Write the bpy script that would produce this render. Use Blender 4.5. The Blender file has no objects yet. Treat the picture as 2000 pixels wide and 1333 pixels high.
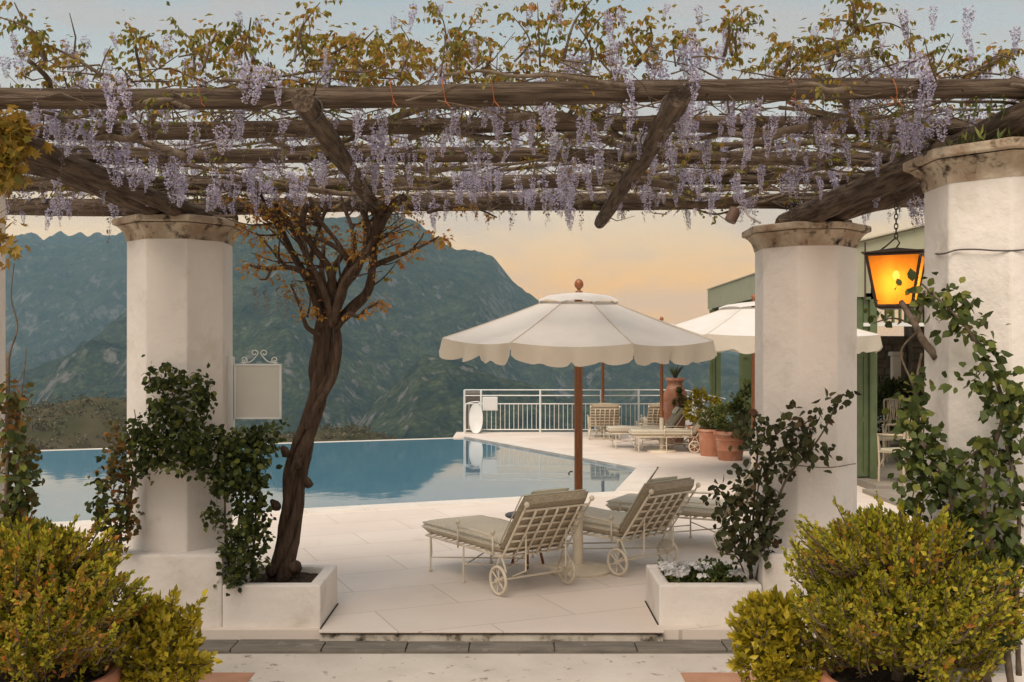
import bpy, bmesh, math, random
import numpy as np
from mathutils import Vector, Matrix, Euler
R = math.radians
random.seed(7)
rng = np.random.default_rng(11)
scene = bpy.context.scene
C = scene.collection

# ------------------------------------------------------------------ camera
CAMH, F, HORY = 1.861, 1970.0, 695.0
cam_d = bpy.data.cameras.new('camera')
cam_d.sensor_width = 36.0
cam_d.lens = 36.0 * F / 2000.0
cam_d.shift_y = (HORY - 666.5) / 2000.0
cam_d.clip_start = 0.05
cam_d.clip_end = 40000.0
cam = bpy.data.objects.new('camera', cam_d)
cam.location = (0, 0, CAMH)
cam.rotation_euler = (R(90), 0, 0)
C.objects.link(cam)
scene.camera = cam

# ------------------------------------------------------------------ sky, sun, exposure
SUN_EL, SUN_AZ = 52.0, 205.0       # soft high dusk light, azimuth clockwise from +Y
world = bpy.data.worlds.new('World')
scene.world = world
world.use_nodes = True
nt = world.node_tree
for n in list(nt.nodes): nt.nodes.remove(n)
def wn(t, **k):
    n = nt.nodes.new(t)
    for a, b in k.items(): setattr(n, a, b)
    return n
w_out = wn('ShaderNodeOutputWorld')
w_bg = wn('ShaderNodeBackground')
w_sky = wn('ShaderNodeTexSky', sky_type='NISHITA', sun_disc=False)
w_sky.sun_elevation = R(SUN_EL); w_sky.sun_rotation = R(SUN_AZ)
w_tc = wn('ShaderNodeTexCoord')
w_sep = wn('ShaderNodeSeparateXYZ')
nt.links.new(w_tc.outputs['Generated'], w_sep.inputs[0])
# two dusk gradients by elevation: towards the sunset and away from it
def ramp(stops):
    r = wn('ShaderNodeValToRGB')
    els = r.color_ramp.elements
    els[0].position, els[0].color = stops[0][0], (*stops[0][1], 1)
    els[1].position, els[1].color = stops[-1][0], (*stops[-1][1], 1)
    for p, c in stops[1:-1]:
        e = els.new(p); e.color = (*c, 1)
    return r
w_map = wn('ShaderNodeMapRange'); w_map.inputs['From Min'].default_value = -0.05; w_map.inputs['From Max'].default_value = 0.95
nt.links.new(w_sep.outputs['Z'], w_map.inputs['Value'])
r_warm = ramp([(0.0, (.70, .40, .16)), (.09, (1.08, .46, .02)), (.12, (1.04, .47, .04)), (.15, (.97, .53, .15)), (.19, (.86, .59, .33)),
               (.25, (.70, .59, .49)), (.32, (.49, .485, .455)), (.40, (.315, .355, .37)), (1.0, (.31, .335, .355))])
r_cool = ramp([(0.0, (.70, .45, .26)), (.09, (.90, .60, .34)), (.15, (1.1, .72, .36)), (.20, (1.05, .72, .40)), (.25, (.76, .62, .48)),
               (.32, (.49, .485, .455)), (.40, (.315, .355, .37)), (1.0, (.31, .335, .355))])
for r_ in (r_warm, r_cool): nt.links.new(w_map.outputs[0], r_.inputs[0])
w_dot = wn('ShaderNodeVectorMath', operation='DOT_PRODUCT')
w_dot.inputs[1].default_value = (math.sin(R(12)), math.cos(R(12)), 0)
nt.links.new(w_tc.outputs['Generated'], w_dot.inputs[0])
w_az = wn('ShaderNodeMapRange'); w_az.inputs['From Min'].default_value = 0.74; w_az.inputs['From Max'].default_value = 0.99
nt.links.new(w_dot.outputs['Value'], w_az.inputs['Value'])
w_mixa = wn('ShaderNodeMix', data_type='RGBA')
nt.links.new(w_az.outputs[0], w_mixa.inputs[0])
nt.links.new(r_cool.outputs[0], w_mixa.inputs[6]); nt.links.new(r_warm.outputs[0], w_mixa.inputs[7])
# soft streaky clouds
w_mp = wn('ShaderNodeMapping'); w_mp.inputs['Scale'].default_value = (6.5, 6.5, 24); w_mp.inputs['Rotation'].default_value = (0, R(10), R(20))
w_no = wn('ShaderNodeTexNoise'); w_no.inputs['Scale'].default_value = 1.0; w_no.inputs['Detail'].default_value = 6; w_no.inputs['Roughness'].default_value = .55
nt.links.new(w_tc.outputs['Generated'], w_mp.inputs[0]); nt.links.new(w_mp.outputs[0], w_no.inputs['Vector'])
w_cl = wn('ShaderNodeMapRange'); w_cl.inputs['From Min'].default_value = .43; w_cl.inputs['From Max'].default_value = .62; w_cl.inputs['To Max'].default_value = .52
nt.links.new(w_no.outputs[0], w_cl.inputs['Value'])
w_mixc = wn('ShaderNodeMix', data_type='RGBA')
w_mixc.inputs[7].default_value = (.54, .39, .31, 1)
nt.links.new(w_cl.outputs[0], w_mixc.inputs[0]); nt.links.new(w_mixa.outputs[2], w_mixc.inputs[6])
w_add = wn('ShaderNodeMix', data_type='RGBA', blend_type='ADD'); w_add.inputs[0].default_value = .012
nt.links.new(w_mixc.outputs[2], w_add.inputs[6]); nt.links.new(w_sky.outputs[0], w_add.inputs[7])
nt.links.new(w_add.outputs[2], w_bg.inputs['Color'])
w_bg.inputs['Strength'].default_value = .51
nt.links.new(w_bg.outputs[0], w_out.inputs['Surface'])

sun_d = bpy.data.lights.new('sun', 'SUN')
sun_d.energy = 1.5
sun_d.angle = R(40)
sun_d.color = (1.0, .85, .70)
sun = bpy.data.objects.new('sun', sun_d)
sd = Vector((math.sin(R(SUN_AZ)) * math.cos(R(SUN_EL)), math.cos(R(SUN_AZ)) * math.cos(R(SUN_EL)), math.sin(R(SUN_EL))))
sun.rotation_euler = sd.to_track_quat('Z', 'Y').to_euler()
C.objects.link(sun)
scene.view_settings.view_transform = 'Standard'
scene.view_settings.look = 'None'
scene.view_settings.exposure = 1.45
scene.view_settings.gamma = 1.0
cy = scene.cycles
cy.use_denoising = True
cy.max_bounces = 6; cy.diffuse_bounces = 3; cy.glossy_bounces = 3; cy.transmission_bounces = 4; cy.transparent_max_bounces = 6; cy.volume_bounces = 0
cy.caustics_reflective = False; cy.caustics_refractive = False
cy.sample_clamp_indirect = 4.0

# ------------------------------------------------------------------ helpers
def P(px, py, Y):
    """photo pixel + distance -> world point"""
    return Vector(((px - 1000.0) / F * Y, Y, CAMH - (py - HORY) / F * Y))
def GP(x, y):
    """first survey of the deck (horizon taken too low) -> corrected ground position"""
    y2 = CAMH*F/(713.0 + 1.8*F/y - HORY)
    return (x*y2/y, y2)
def shift(o, x, y):
    g = GP(x, y); o.location.x += g[0] - x; o.location.y += g[1] - y
    return o
def tag(o, label=None, cat=None, group=None, kind=None):
    if label: o['label'] = label
    if cat: o['category'] = cat
    if group: o['group'] = group
    if cat and not kind and 'kind' not in o: kind = 'thing'
    if kind: o['kind'] = kind
    return o
def empty(name, loc=(0, 0, 0), rz=0.0):
    o = bpy.data.objects.new(name, None); C.objects.link(o)
    o.empty_display_size = .1
    o.location = loc; o.rotation_euler = (0, 0, rz)
    return o
def put(name, me, m, parent=None, loc=(0, 0, 0), rot=(0, 0, 0)):
    if m is not None and len(me.materials) == 0: me.materials.append(m)
    o = bpy.data.objects.new(name, me); C.objects.link(o)
    if parent: o.parent = parent
    o.location = loc; o.rotation_euler = rot
    return o
class MB:
    """collects shapes for ONE mesh object"""
    def __init__(s): s.v = []; s.f = []
    def add(s, vs, fs):
        b = len(s.v); s.v.extend([tuple(v) for v in vs]); s.f.extend([tuple(i + b for i in f) for f in fs]); return s
    def box(s, x0, x1, y0, y1, z0, z1):
        return s.add([(x0,y0,z0),(x1,y0,z0),(x1,y1,z0),(x0,y1,z0),(x0,y0,z1),(x1,y0,z1),(x1,y1,z1),(x0,y1,z1)],
                     [(0,3,2,1),(4,5,6,7),(0,1,5,4),(1,2,6,5),(2,3,7,6),(3,0,4,7)])
    def tube(s, pts, rad, seg=8, cap=True, wob=0.0):
        pts = [Vector(p) for p in pts]; n = len(pts)
        if not hasattr(rad, '__len__'): rad = [rad] * n
        t0 = (pts[1] - pts[0]).normalized()
        up = Vector((0, 0, 1)) if abs(t0.z) < .9 else Vector((1, 0, 0))
        a = t0.cross(up).normalized(); vs = []
        for i, p in enumerate(pts):
            t = (pts[min(i+1, n-1)] - pts[max(i-1, 0)]).normalized()
            a = (a - t * a.dot(t)).normalized(); b = t.cross(a)
            for k in range(seg):
                w = 2 * math.pi * k / seg
                r = rad[i] * (1 + (random.uniform(-wob, wob) if wob else 0))
                vs.append(p + (a * math.cos(w) + b * math.sin(w)) * r)
        fs = [(i*seg+k, i*seg+(k+1) % seg, (i+1)*seg+(k+1) % seg, (i+1)*seg+k) for i in range(n-1) for k in range(seg)]
        if cap: fs += [tuple(range(seg))[::-1], tuple((n-1)*seg+k for k in range(seg))]
        return s.add(vs, fs)
    def lathe(s, prof, seg=16, c=(0, 0, 0), rot=0.0, cap=True):
        vs = []
        for r, z in prof:
            for k in range(seg):
                w = 2 * math.pi * k / seg + rot
                vs.append((c[0] + r * math.cos(w), c[1] + r * math.sin(w), c[2] + z))
        n = len(prof)
        fs = [(i*seg+k, i*seg+(k+1) % seg, (i+1)*seg+(k+1) % seg, (i+1)*seg+k) for i in range(n-1) for k in range(seg)]
        if cap: fs += [tuple(range(seg))[::-1], tuple((n-1)*seg+k for k in range(seg))]
        return s.add(vs, fs)
    def prism(s, poly, z0, z1):
        n = len(poly)
        return s.add([(x, y, z0) for x, y in poly] + [(x, y, z1) for x, y in poly],
                     [tuple(range(n))[::-1], tuple(range(n, 2*n))] + [(i, (i+1) % n, n+(i+1) % n, n+i) for i in range(n)])
    def mesh(s, name, smooth=False, bevel=0.0, off=None):
        me = bpy.data.meshes.new(name)
        v = s.v if off is None else [(a-off[0], b-off[1], c-off[2]) for a, b, c in s.v]
        me.from_pydata(v, [], s.f)
        bm = bmesh.new(); bm.from_mesh(me)
        if bevel:
            bmesh.ops.bevel(bm, geom=[e for e in bm.edges if e.is_manifold and e.calc_face_angle(0) > .5], offset=bevel, segments=2, profile=.6, affect='EDGES', clamp_overlap=True)
        bmesh.ops.recalc_face_normals(bm, faces=bm.faces)
        bm.to_mesh(me); bm.free()
        if smooth:
            me.polygons.foreach_set('use_smooth', [True] * len(me.polygons))
            if smooth != True: me.set_sharp_from_angle(angle=R(smooth))
        return me
    def build(s, name, m, parent=None, smooth=False, bevel=0.0, off=None, loc=(0, 0, 0), rot=(0, 0, 0)):
        if off is None and parent is not None and parent.get('world_built'): off = parent['world_built']
        return put(name, s.mesh(name, smooth, bevel, off), m, parent, loc, rot)
def wroot(name, base):
    """an Empty whose parts are given in world coordinates"""
    e = empty(name, base); e['world_built'] = tuple(base); return e
def tri_mesh(name, V, T, smooth=False):
    me = bpy.data.meshes.new(name)
    V = np.asarray(V, np.float32); T = np.asarray(T, np.int32)
    me.vertices.add(len(V)); me.vertices.foreach_set('co', V.ravel())
    k = T.shape[1]
    me.loops.add(T.size); me.loops.foreach_set('vertex_index', T.ravel())
    me.polygons.add(len(T)); me.polygons.foreach_set('loop_start', np.arange(0, T.size, k, dtype=np.int32))
    me.polygons.foreach_set('loop_total', np.full(len(T), k, np.int32))
    if smooth: me.polygons.foreach_set('use_smooth', np.ones(len(T), bool))
    me.update(calc_edges=True); me.validate()
    return me
def spline(pts, n):
    """Catmull-Rom through pts (any dimension)"""
    p = np.array([tuple(q) for q in pts], float); m = len(p)
    out = []
    for u in np.linspace(0, m - 1, n):
        i = min(int(u), m - 2); t = u - i
        p0, p1, p2, p3 = p[max(i-1, 0)], p[i], p[i+1], p[min(i+2, m-1)]
        out.append(.5 * (2*p1 + (p2-p0)*t + (2*p0-5*p1+4*p2-p3)*t*t + (3*p1-p0-3*p2+p3)*t**3))
    return np.array(out)
def copy_tree(o, parent=None):
    c = o.copy(); C.objects.link(c); c.parent = parent
    for ch in [x for x in C.objects if x.parent == o] if False else list(o.children): copy_tree(ch, c)
    return c
# ---- leaves
LEAF4 = (np.array([(0,0,0),(-.3,.45,.10),(0,1,-.05),(.3,.45,.10)]), np.array([(0,2,1),(0,3,2)]))
LEAF8 = (np.array([(0,0,0),(-.30,.28,.07),(.30,.28,.07),(-.33,.60,.05),(.33,.60,.05),(0,1,-.10),(0,.3,0),(0,.62,-.02)]),
         np.array([(0,6,1),(1,6,7),(1,7,3),(3,7,5),(0,2,6),(2,7,6),(2,4,7),(4,5,7)]))
def leaf_arrays(pos, direc, size, tmpl, roll=None, spread=1.0, nrm=None):
    """pos (N,3), direc (N,3) growth direction; nrm: preferred face normal"""
    tv, tf = tmpl; N = len(pos)
    d = direc / (np.linalg.norm(direc, axis=1, keepdims=True) + 1e-9)
    if nrm is None: nrm = rng.normal(size=(N, 3))
    a = np.cross(d, nrm); a /= (np.linalg.norm(a, axis=1, keepdims=True) + 1e-9)
    b = np.cross(a, d)
    sz = np.broadcast_to(np.asarray(size, float), (N,)).reshape(N, 1, 1)
    V = pos[:, None, :] + sz * (tv[None, :, 0, None] * a[:, None, :] + tv[None, :, 1, None] * d[:, None, :] + tv[None, :, 2, None] * b[:, None, :])
    T = tf[None] + (np.arange(N) * len(tv))[:, None, None]
    return V.reshape(-1, 3), T.reshape(-1, 3)
class LC:
    """leaf cloud: several leaf_arrays in one mesh"""
    def __init__(s): s.V = []; s.T = []; s.n = 0
    def add(s, V, T): s.V.append(V); s.T.append(T + s.n); s.n += len(V); return s
    def leaves(s, pos, direc, size, tmpl=LEAF4, nrm=None): return s.add(*leaf_arrays(np.asarray(pos, float), np.asarray(direc, float), size, tmpl, nrm=nrm))
    def build(s, name, m, parent, off=(0, 0, 0), stuff=True):
        me = tri_mesh(name, np.concatenate(s.V) - np.array(off), np.concatenate(s.T))
        o = put(name, me, m, parent)
        if stuff: o['kind'] = 'stuff'
        return o
# ---- value noise
_tab = rng.random((256, 256))
def vnoise(x, y):
    xi = np.floor(x).astype(int); yi = np.floor(y).astype(int); fx = x - xi; fy = y - yi
    fx = fx*fx*(3-2*fx); fy = fy*fy*(3-2*fy)
    a = _tab[xi % 256, yi % 256]; b = _tab[(xi+1) % 256, yi % 256]; c = _tab[xi % 256, (yi+1) % 256]; d = _tab[(xi+1) % 256, (yi+1) % 256]
    return (a*(1-fx)+b*fx)*(1-fy) + (c*(1-fx)+d*fx)*fy
def fbm(x, y, o=5, ridged=False, g=.5):
    s = 0; a = 1.0; t = 0
    for i in range(o):
        n = vnoise(x * 2**i + 17.3*i, y * 2**i + 5.1*i)
        if ridged: n = 1 - abs(2*n - 1)
        s = s + n*a; t += a; a *= g
    return s / t

# ------------------------------------------------------------------ materials
def material(name):
    m = bpy.data.materials.new(name); m.use_nodes = True
    t = m.node_tree
    return m, t, t.nodes['Principled BSDF'], t.nodes['Material Output']
def nnode(t, typ, **k):
    n = t.nodes.new(typ)
    for a, b in k.items():
        if a in n.inputs: n.inputs[a].default_value = b
        else: setattr(n, a, b)
    return n
def mixcol(t, fac, a, b):
    x = t.nodes.new('ShaderNodeMix'); x.data_type = 'RGBA'
    for sock, val in ((x.inputs[0], fac), (x.inputs[6], a), (x.inputs[7], b)):
        if hasattr(val, 'links') or hasattr(val, 'is_output'): t.links.new(val, sock)
        elif isinstance(val, tuple): sock.default_value = (*val, 1)
        else: sock.default_value = val
    return x.outputs[2]
def noise_fac(t, scale, lo, hi, detail=5, rough=.55, coord='Object', stretch=None, to=(0, 1)):
    tc = nnode(t, 'ShaderNodeTexCoord'); v = tc.outputs[coord]
    if stretch:
        mp = nnode(t, 'ShaderNodeMapping'); mp.inputs['Scale'].default_value = stretch
        t.links.new(v, mp.inputs[0]); v = mp.outputs[0]
    n = nnode(t, 'ShaderNodeTexNoise'); n.inputs['Scale'].default_value = scale; n.inputs['Detail'].default_value = detail; n.inputs['Roughness'].default_value = rough
    t.links.new(v, n.inputs['Vector'])
    r = nnode(t, 'ShaderNodeMapRange'); r.inputs['From Min'].default_value = lo; r.inputs['From Max'].default_value = hi
    r.inputs['To Min'].default_value = to[0]; r.inputs['To Max'].default_value = to[1]
    t.links.new(n.outputs[0], r.inputs['Value'])
    return r.outputs[0], n.outputs[0]
def surf(name, col, col2=None, scale=3.0, lo=.35, hi=.7, rough=.7, bump=0.0, bscale=40.0, bdist=.01, stretch=None, bstretch=None,
         stain=None, sscale=6.0, slo=.62, shi=.75, spec=.3, metal=0.0, coord='Object', isl=0.0):
    m, t, b, o = material(name)
    c = col
    if col2:
        f, _ = noise_fac(t, scale, lo, hi, stretch=stretch, coord=coord); c = mixcol(t, f, col, col2)
    if stain:
        f, _ = noise_fac(t, sscale, slo, shi, detail=8, rough=.65, coord=coord); c = mixcol(t, f, c, stain)
    if isl:
        g = nnode(t, 'ShaderNodeNewGeometry'); h = nnode(t, 'ShaderNodeHueSaturation')
        r = nnode(t, 'ShaderNodeMapRange'); r.inputs['To Min'].default_value = 1-isl; r.inputs['To Max'].default_value = 1+isl
        t.links.new(g.outputs['Random Per Island'], r.inputs['Value']); t.links.new(r.outputs[0], h.inputs['Value'])
        if isinstance(c, tuple): h.inputs['Color'].default_value = (*c, 1)
        else: t.links.new(c, h.inputs['Color'])
        c = h.outputs[0]
    if isinstance(c, tuple): b.inputs['Base Color'].default_value = (*c, 1)
    else: t.links.new(c, b.inputs['Base Color'])
    b.inputs['Roughness'].default_value = rough
    b.inputs['Specular IOR Level'].default_value = spec
    b.inputs['Metallic'].default_value = metal
    if bump:
        _, n = noise_fac(t, bscale, 0, 1, detail=6, stretch=bstretch, coord=coord)
        bp = nnode(t, 'ShaderNodeBump'); bp.inputs['Strength'].default_value = bump; bp.inputs['Distance'].default_value = bdist
        t.links.new(n, bp.inputs['Height']); t.links.new(bp.outputs[0], b.inputs['Normal'])
    return m
def leafmat(name, cols, trans=.35, rough=.5, spec=.35, objrand=False):
    """leaf: colour by random island, partly translucent. cols = list of (pos, rgb)"""
    m, t, b, o = material(name)
    if objrand:
        src = nnode(t, 'ShaderNodeObjectInfo').outputs['Random']
    else:
        src = nnode(t, 'ShaderNodeNewGeometry').outputs['Random Per Island']
    r = nnode(t, 'ShaderNodeValToRGB'); e = r.color_ramp.elements
    e[0].position, e[0].color = cols[0][0], (*cols[0][1], 1); e[1].position, e[1].color = cols[-1][0], (*cols[-1][1], 1)
    for p, c in cols[1:-1]:
        k = e.new(p); k.color = (*c, 1)
    t.links.new(src, r.inputs[0]); t.links.new(r.outputs[0], b.inputs['Base Color'])
    b.inputs['Roughness'].default_value = rough; b.inputs['Specular IOR Level'].default_value = spec
    tr = nnode(t, 'ShaderNodeBsdfTranslucent'); t.links.new(r.outputs[0], tr.inputs[0])
    mx = nnode(t, 'ShaderNodeMixShader'); mx.inputs[0].default_value = trans
    t.links.new(b.outputs[0], mx.inputs[1]); t.links.new(tr.outputs[0], mx.inputs[2]); t.links.new(mx.outputs[0], o.inputs[0])
    return m
def cloth(name, col, trans=.35, weave=350.0, bump=.12, fleck=0.0):
    m, t, b, o = material(name)
    f, _ = noise_fac(t, 4.0, .3, .75); c = mixcol(t, f, col, tuple(x*.9 for x in col))
    if fleck:
        f2, _ = noise_fac(t, 130.0, .42, .60, detail=2, to=(0, fleck)); c = mixcol(t, f2, c, tuple(x*.35 for x in col))
    t.links.new(c, b.inputs['Base Color']); b.inputs['Roughness'].default_value = .9; b.inputs['Specular IOR Level'].default_value = .1
    _, n = noise_fac(t, weave, 0, 1); bp = nnode(t, 'ShaderNodeBump'); bp.inputs['Strength'].default_value = bump; bp.inputs['Distance'].default_value = .004
    t.links.new(n, bp.inputs['Height']); t.links.new(bp.outputs[0], b.inputs['Normal'])
    if trans:
        tr = nnode(t, 'ShaderNodeBsdfTranslucent'); t.links.new(c, tr.inputs[0])
        mx = nnode(t, 'ShaderNodeMixShader'); mx.inputs[0].default_value = trans
        t.links.new(b.outputs[0], mx.inputs[1]); t.links.new(tr.outputs[0], mx.inputs[2]); t.links.new(mx.outputs[0], o.inputs[0])
    return m
M = {}
M['plaster'] = surf('white_plaster', (.81,.755,.70), (.75,.69,.63), scale=1.7, rough=.85, bump=.6, bscale=7, bdist=.03, stain=(.60,.54,.46), sscale=3.0, slo=.55, shi=.78, spec=.15)
M['capstone'] = surf('weathered_cap_stone', (.56,.47,.36), (.30,.21,.14), scale=6, rough=.9, bump=.8, bscale=30, bdist=.02, stain=(.05,.036,.026), sscale=10, slo=.54, shi=.66, spec=.1)
M['deck'] = surf('cream_deck_stone', (.79,.70,.625), (.72,.625,.55), scale=.9, rough=.6, bump=.15, bscale=25, bdist=.004, stain=(.58,.50,.42), sscale=2.4, slo=.60, shi=.8, spec=.25)
def add_joints(m, w, h, dark):
    t = m.node_tree; b = t.nodes['Principled BSDF']; src = b.inputs['Base Color'].links[0].from_socket
    tc = nnode(t, 'ShaderNodeTexCoord'); mp = nnode(t, 'ShaderNodeMapping'); mp.inputs['Rotation'].default_value = (0, 0, R(-23)); t.links.new(tc.outputs['Object'], mp.inputs[0])
    br = nnode(t, 'ShaderNodeTexBrick'); br.inputs['Scale'].default_value = 1.0; br.inputs['Brick Width'].default_value = w; br.inputs['Row Height'].default_value = h; br.inputs['Mortar Size'].default_value = .006; br.inputs['Mortar Smooth'].default_value = .3
    br.inputs['Color1'].default_value = (1, 1, 1, 1); br.inputs['Color2'].default_value = (.925, .912, .90, 1); br.inputs['Mortar'].default_value = (dark, dark*.97, dark*.94, 1)
    t.links.new(mp.outputs[0], br.inputs['Vector'])
    mu = t.nodes.new('ShaderNodeMix'); mu.data_type = 'RGBA'; mu.blend_type = 'MULTIPLY'; mu.inputs[0].default_value = 1
    t.links.new(src, mu.inputs[6]); t.links.new(br.outputs[0], mu.inputs[7]); t.links.new(mu.outputs[2], b.inputs['Base Color'])
add_joints(M['deck'], 1.3, .65, .68)
M['deckedge'] = surf('weathered_step_edge', (.66,.60,.52), (.42,.37,.30), scale=6, rough=.85, bump=.6, bscale=30, stain=(.07,.055,.035), sscale=6, slo=.52, shi=.64, spec=.1)
M['kerb'] = surf('grey_kerb_stone', (.25,.225,.19), (.15,.135,.115), scale=4, rough=.85, bump=.6, bscale=35, stain=(.34,.32,.29), sscale=8, slo=.58, shi=.75, spec=.15, isl=.08, stretch=(1,6,6))
M['terrace'] = surf('worn_white_screed', (.67,.61,.54), (.56,.50,.44), scale=2.5, rough=.8, bump=.5, bscale=28, bdist=.008, stain=(.17,.135,.10), sscale=9, slo=.60, shi=.70, spec=.15)
M['tile'] = surf('terracotta_tile', (.50,.27,.17), (.42,.21,.13), scale=8, rough=.7, bump=.2, bscale=50, stain=(.60,.45,.35), sscale=5, slo=.55, shi=.8)
M['terracotta'] = surf('terracotta', (.50,.23,.14), (.40,.17,.10), scale=5, rough=.8, bump=.3, bscale=40, stain=(.62,.42,.33), sscale=4, slo=.52, shi=.75, spec=.15)
M['soil'] = surf('dark_soil', (.05,.035,.025), (.11,.08,.055), scale=40, rough=.95, bump=1.0, bscale=60, bdist=.03, spec=.05)
M['iron'] = surf('cream_painted_iron', (.74,.66,.53), (.64,.55,.42), scale=9, rough=.5, stain=(.45,.33,.20), sscale=15, slo=.66, shi=.78, spec=.35)
M['white_metal'] = surf('white_painted_metal', (.74,.74,.72), (.66,.66,.64), scale=4, rough=.45, spec=.4)
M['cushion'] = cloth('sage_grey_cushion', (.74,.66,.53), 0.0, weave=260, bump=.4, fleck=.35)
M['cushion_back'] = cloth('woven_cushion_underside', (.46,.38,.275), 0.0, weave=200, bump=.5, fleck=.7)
M['pillow'] = cloth('sage_pillow', (.54,.50,.38), 0.0)
M['canvas'] = cloth('cream_canvas', (.86,.82,.77), .20)
M['canvas_edge'] = cloth('cream_canvas_valance', (.84,.76,.64), .50)
M['sage_awning'] = cloth('sage_awning_canvas', (.50,.50,.36), .25)
M['cream_awning'] = cloth('cream_awning_canvas', (.62,.58,.46), .3)
M['teak'] = surf('varnished_wood', (.34,.125,.042), (.23,.075,.025), scale=10, rough=.35, stretch=(6,6,.6), spec=.5)
M['green_paint'] = surf('green_painted_wood', (.12,.155,.075), (.09,.12,.055), scale=6, rough=.5, spec=.35)
M['dark_metal'] = surf('dark_iron', (.045,.035,.028), (.09,.05,.03), scale=20, rough=.55, spec=.4)
M['dark_top'] = surf('dark_table_top', (.06,.05,.045), rough=.4)
M['stonewall'] = surf('rubble_stone', (.30,.26,.21), (.17,.145,.115), scale=3, rough=.9, bump=.8, bscale=18, bdist=.03, isl=.3, spec=.1)
M['paving_grey'] = surf('veranda_stone', (.33,.29,.24), (.24,.21,.17), scale=2, rough=.8, bump=.4)
M['wicker'] = surf('cream_wicker', (.58,.49,.36), (.46,.37,.25), scale=60, rough=.6, bump=.5, bscale=120)
M['bark'] = surf('wisteria_bark', (.125,.085,.06), (.055,.035,.024), scale=14, rough=.9, bump=1.0, bscale=26, bdist=.03, bstretch=(3,3,.5), stretch=(3,3,.4), spec=.1)
M['vine'] = surf('vine_bark', (.19,.145,.105), (.085,.06,.042), scale=20, rough=.9, bump=.6, bscale=50, spec=.1)
def logmat(name, st):
    return surf(name, (.17,.125,.09), (.065,.044,.031), scale=5, lo=.38, hi=.62, rough=.85, bump=1.0, bscale=9, bdist=.025, stretch=st, bstretch=st, stain=(.04,.028,.02), sscale=3, slo=.62, shi=.72, spec=.12)
M['log_x'] = logmat('weathered_log_across', (.7, 9, 9))
M['log_y'] = logmat('weathered_log_along', (9, .7, 9))
M['cutwood'] = surf('sawn_log_end', (.30,.21,.14), (.20,.13,.085), scale=20, rough=.9)
M['tie'] = surf('orange_twine', (.36,.11,.04), rough=.8)
M['cable'] = surf('pale_cable', (.50,.44,.37), rough=.6)
M['wire'] = surf('dark_wire', (.09,.075,.065), rough=.6)
M['petal'] = leafmat('wisteria_petal', [(0,(.33,.29,.44)),(.3,(.54,.49,.65)),(.65,(.74,.70,.82)),(.90,(.87,.84,.90)),(.96,(.60,.52,.50)),(1,(.22,.17,.13))], trans=.4, rough=.7, spec=.1)
M['bud'] = leafmat('wisteria_bud', [(0,(.17,.13,.10)),(.5,(.24,.19,.22)),(1,(.30,.26,.16))], trans=.3, rough=.7, spec=.1)
M['gold_leaf'] = leafmat('young_wisteria_leaf', [(0,(.20,.18,.025)),(.35,(.33,.25,.035)),(.65,(.40,.25,.04)),(.9,(.40,.18,.045)),(1,(.16,.17,.03))], trans=.5, rough=.5)
M['green_gold'] = leafmat('wisteria_leaf_green', [(0,(.12,.14,.025)),(.5,(.21,.20,.035)),(1,(.29,.22,.05))], trans=.45)
M['red_leaf'] = leafmat('bronze_wisteria_leaf', [(0,(.36,.22,.05)),(.5,(.48,.27,.06)),(.8,(.42,.14,.05)),(1,(.40,.30,.07))], trans=.5)
M['rose_dark'] = leafmat('dark_rose_leaf', [(0,(.026,.036,.010)),(.55,(.055,.072,.018)),(.88,(.105,.125,.026)),(1,(.17,.18,.035))], trans=.22, rough=.55, spec=.22)
M['rose_bronze'] = leafmat('bronze_rose_leaf', [(0,(.030,.034,.014)),(.5,(.055,.056,.022)),(.88,(.08,.088,.028)),(1,(.12,.05,.028))], trans=.2, rough=.55, spec=.2)
M['climb_leaf'] = leafmat('climber_leaf', [(0,(.035,.050,.013)),(.5,(.065,.088,.020)),(.85,(.125,.15,.030)),(1,(.21,.20,.04))], trans=.25, rough=.52, spec=.25)
M['climb_leaf_one'] = leafmat('climber_leaf_single', [(0,(.035,.050,.013)),(.5,(.065,.088,.020)),(.85,(.125,.15,.030)),(1,(.21,.20,.04))], trans=.25, rough=.52, spec=.25, objrand=True)
M['rose_one'] = leafmat('bronze_rose_leaf_single', [(0,(.030,.034,.014)),(.5,(.055,.056,.022)),(.88,(.08,.088,.028)),(1,(.12,.05,.028))], trans=.2, rough=.55, spec=.2, objrand=True)
M['autumn_one'] = leafmat('yellow_lobed_leaf', [(0,(.30,.20,.03)),(.5,(.38,.22,.03)),(.8,(.20,.18,.03)),(1,(.42,.20,.03))], trans=.4, objrand=True)
M['left_climb'] = leafmat('olive_climber_leaf', [(0,(.07,.065,.02)),(.5,(.13,.11,.025)),(.8,(.22,.13,.03)),(1,(.30,.12,.035))], trans=.35)
M['box_leaf'] = leafmat('shrub_leaf', [(0,(.12,.135,.015)),(.35,(.28,.275,.022)),(.7,(.47,.42,.032)),(.95,(.60,.49,.05)),(1,(.50,.20,.04))], trans=.35, rough=.5)
M['box_leaf_red'] = leafmat('shrub_leaf_red_tips', [(0,(.18,.15,.02)),(.4,(.34,.26,.025)),(.72,(.48,.30,.04)),(1,(.58,.18,.04))], trans=.35, rough=.5)
M['euonymus'] = leafmat('golden_shrub_leaf', [(0,(.19,.165,.015)),(.4,(.36,.30,.02)),(.8,(.54,.42,.03)),(1,(.62,.48,.07))], trans=.35, rough=.4, spec=.4)
M['green_bush'] = leafmat('green_bush_leaf', [(0,(.04,.06,.015)),(.6,(.10,.13,.03)),(1,(.22,.20,.04))], trans=.3)
M['agave'] = leafmat('spiky_leaf', [(0,(.035,.045,.025)),(1,(.07,.085,.04))], trans=.1)
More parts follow.
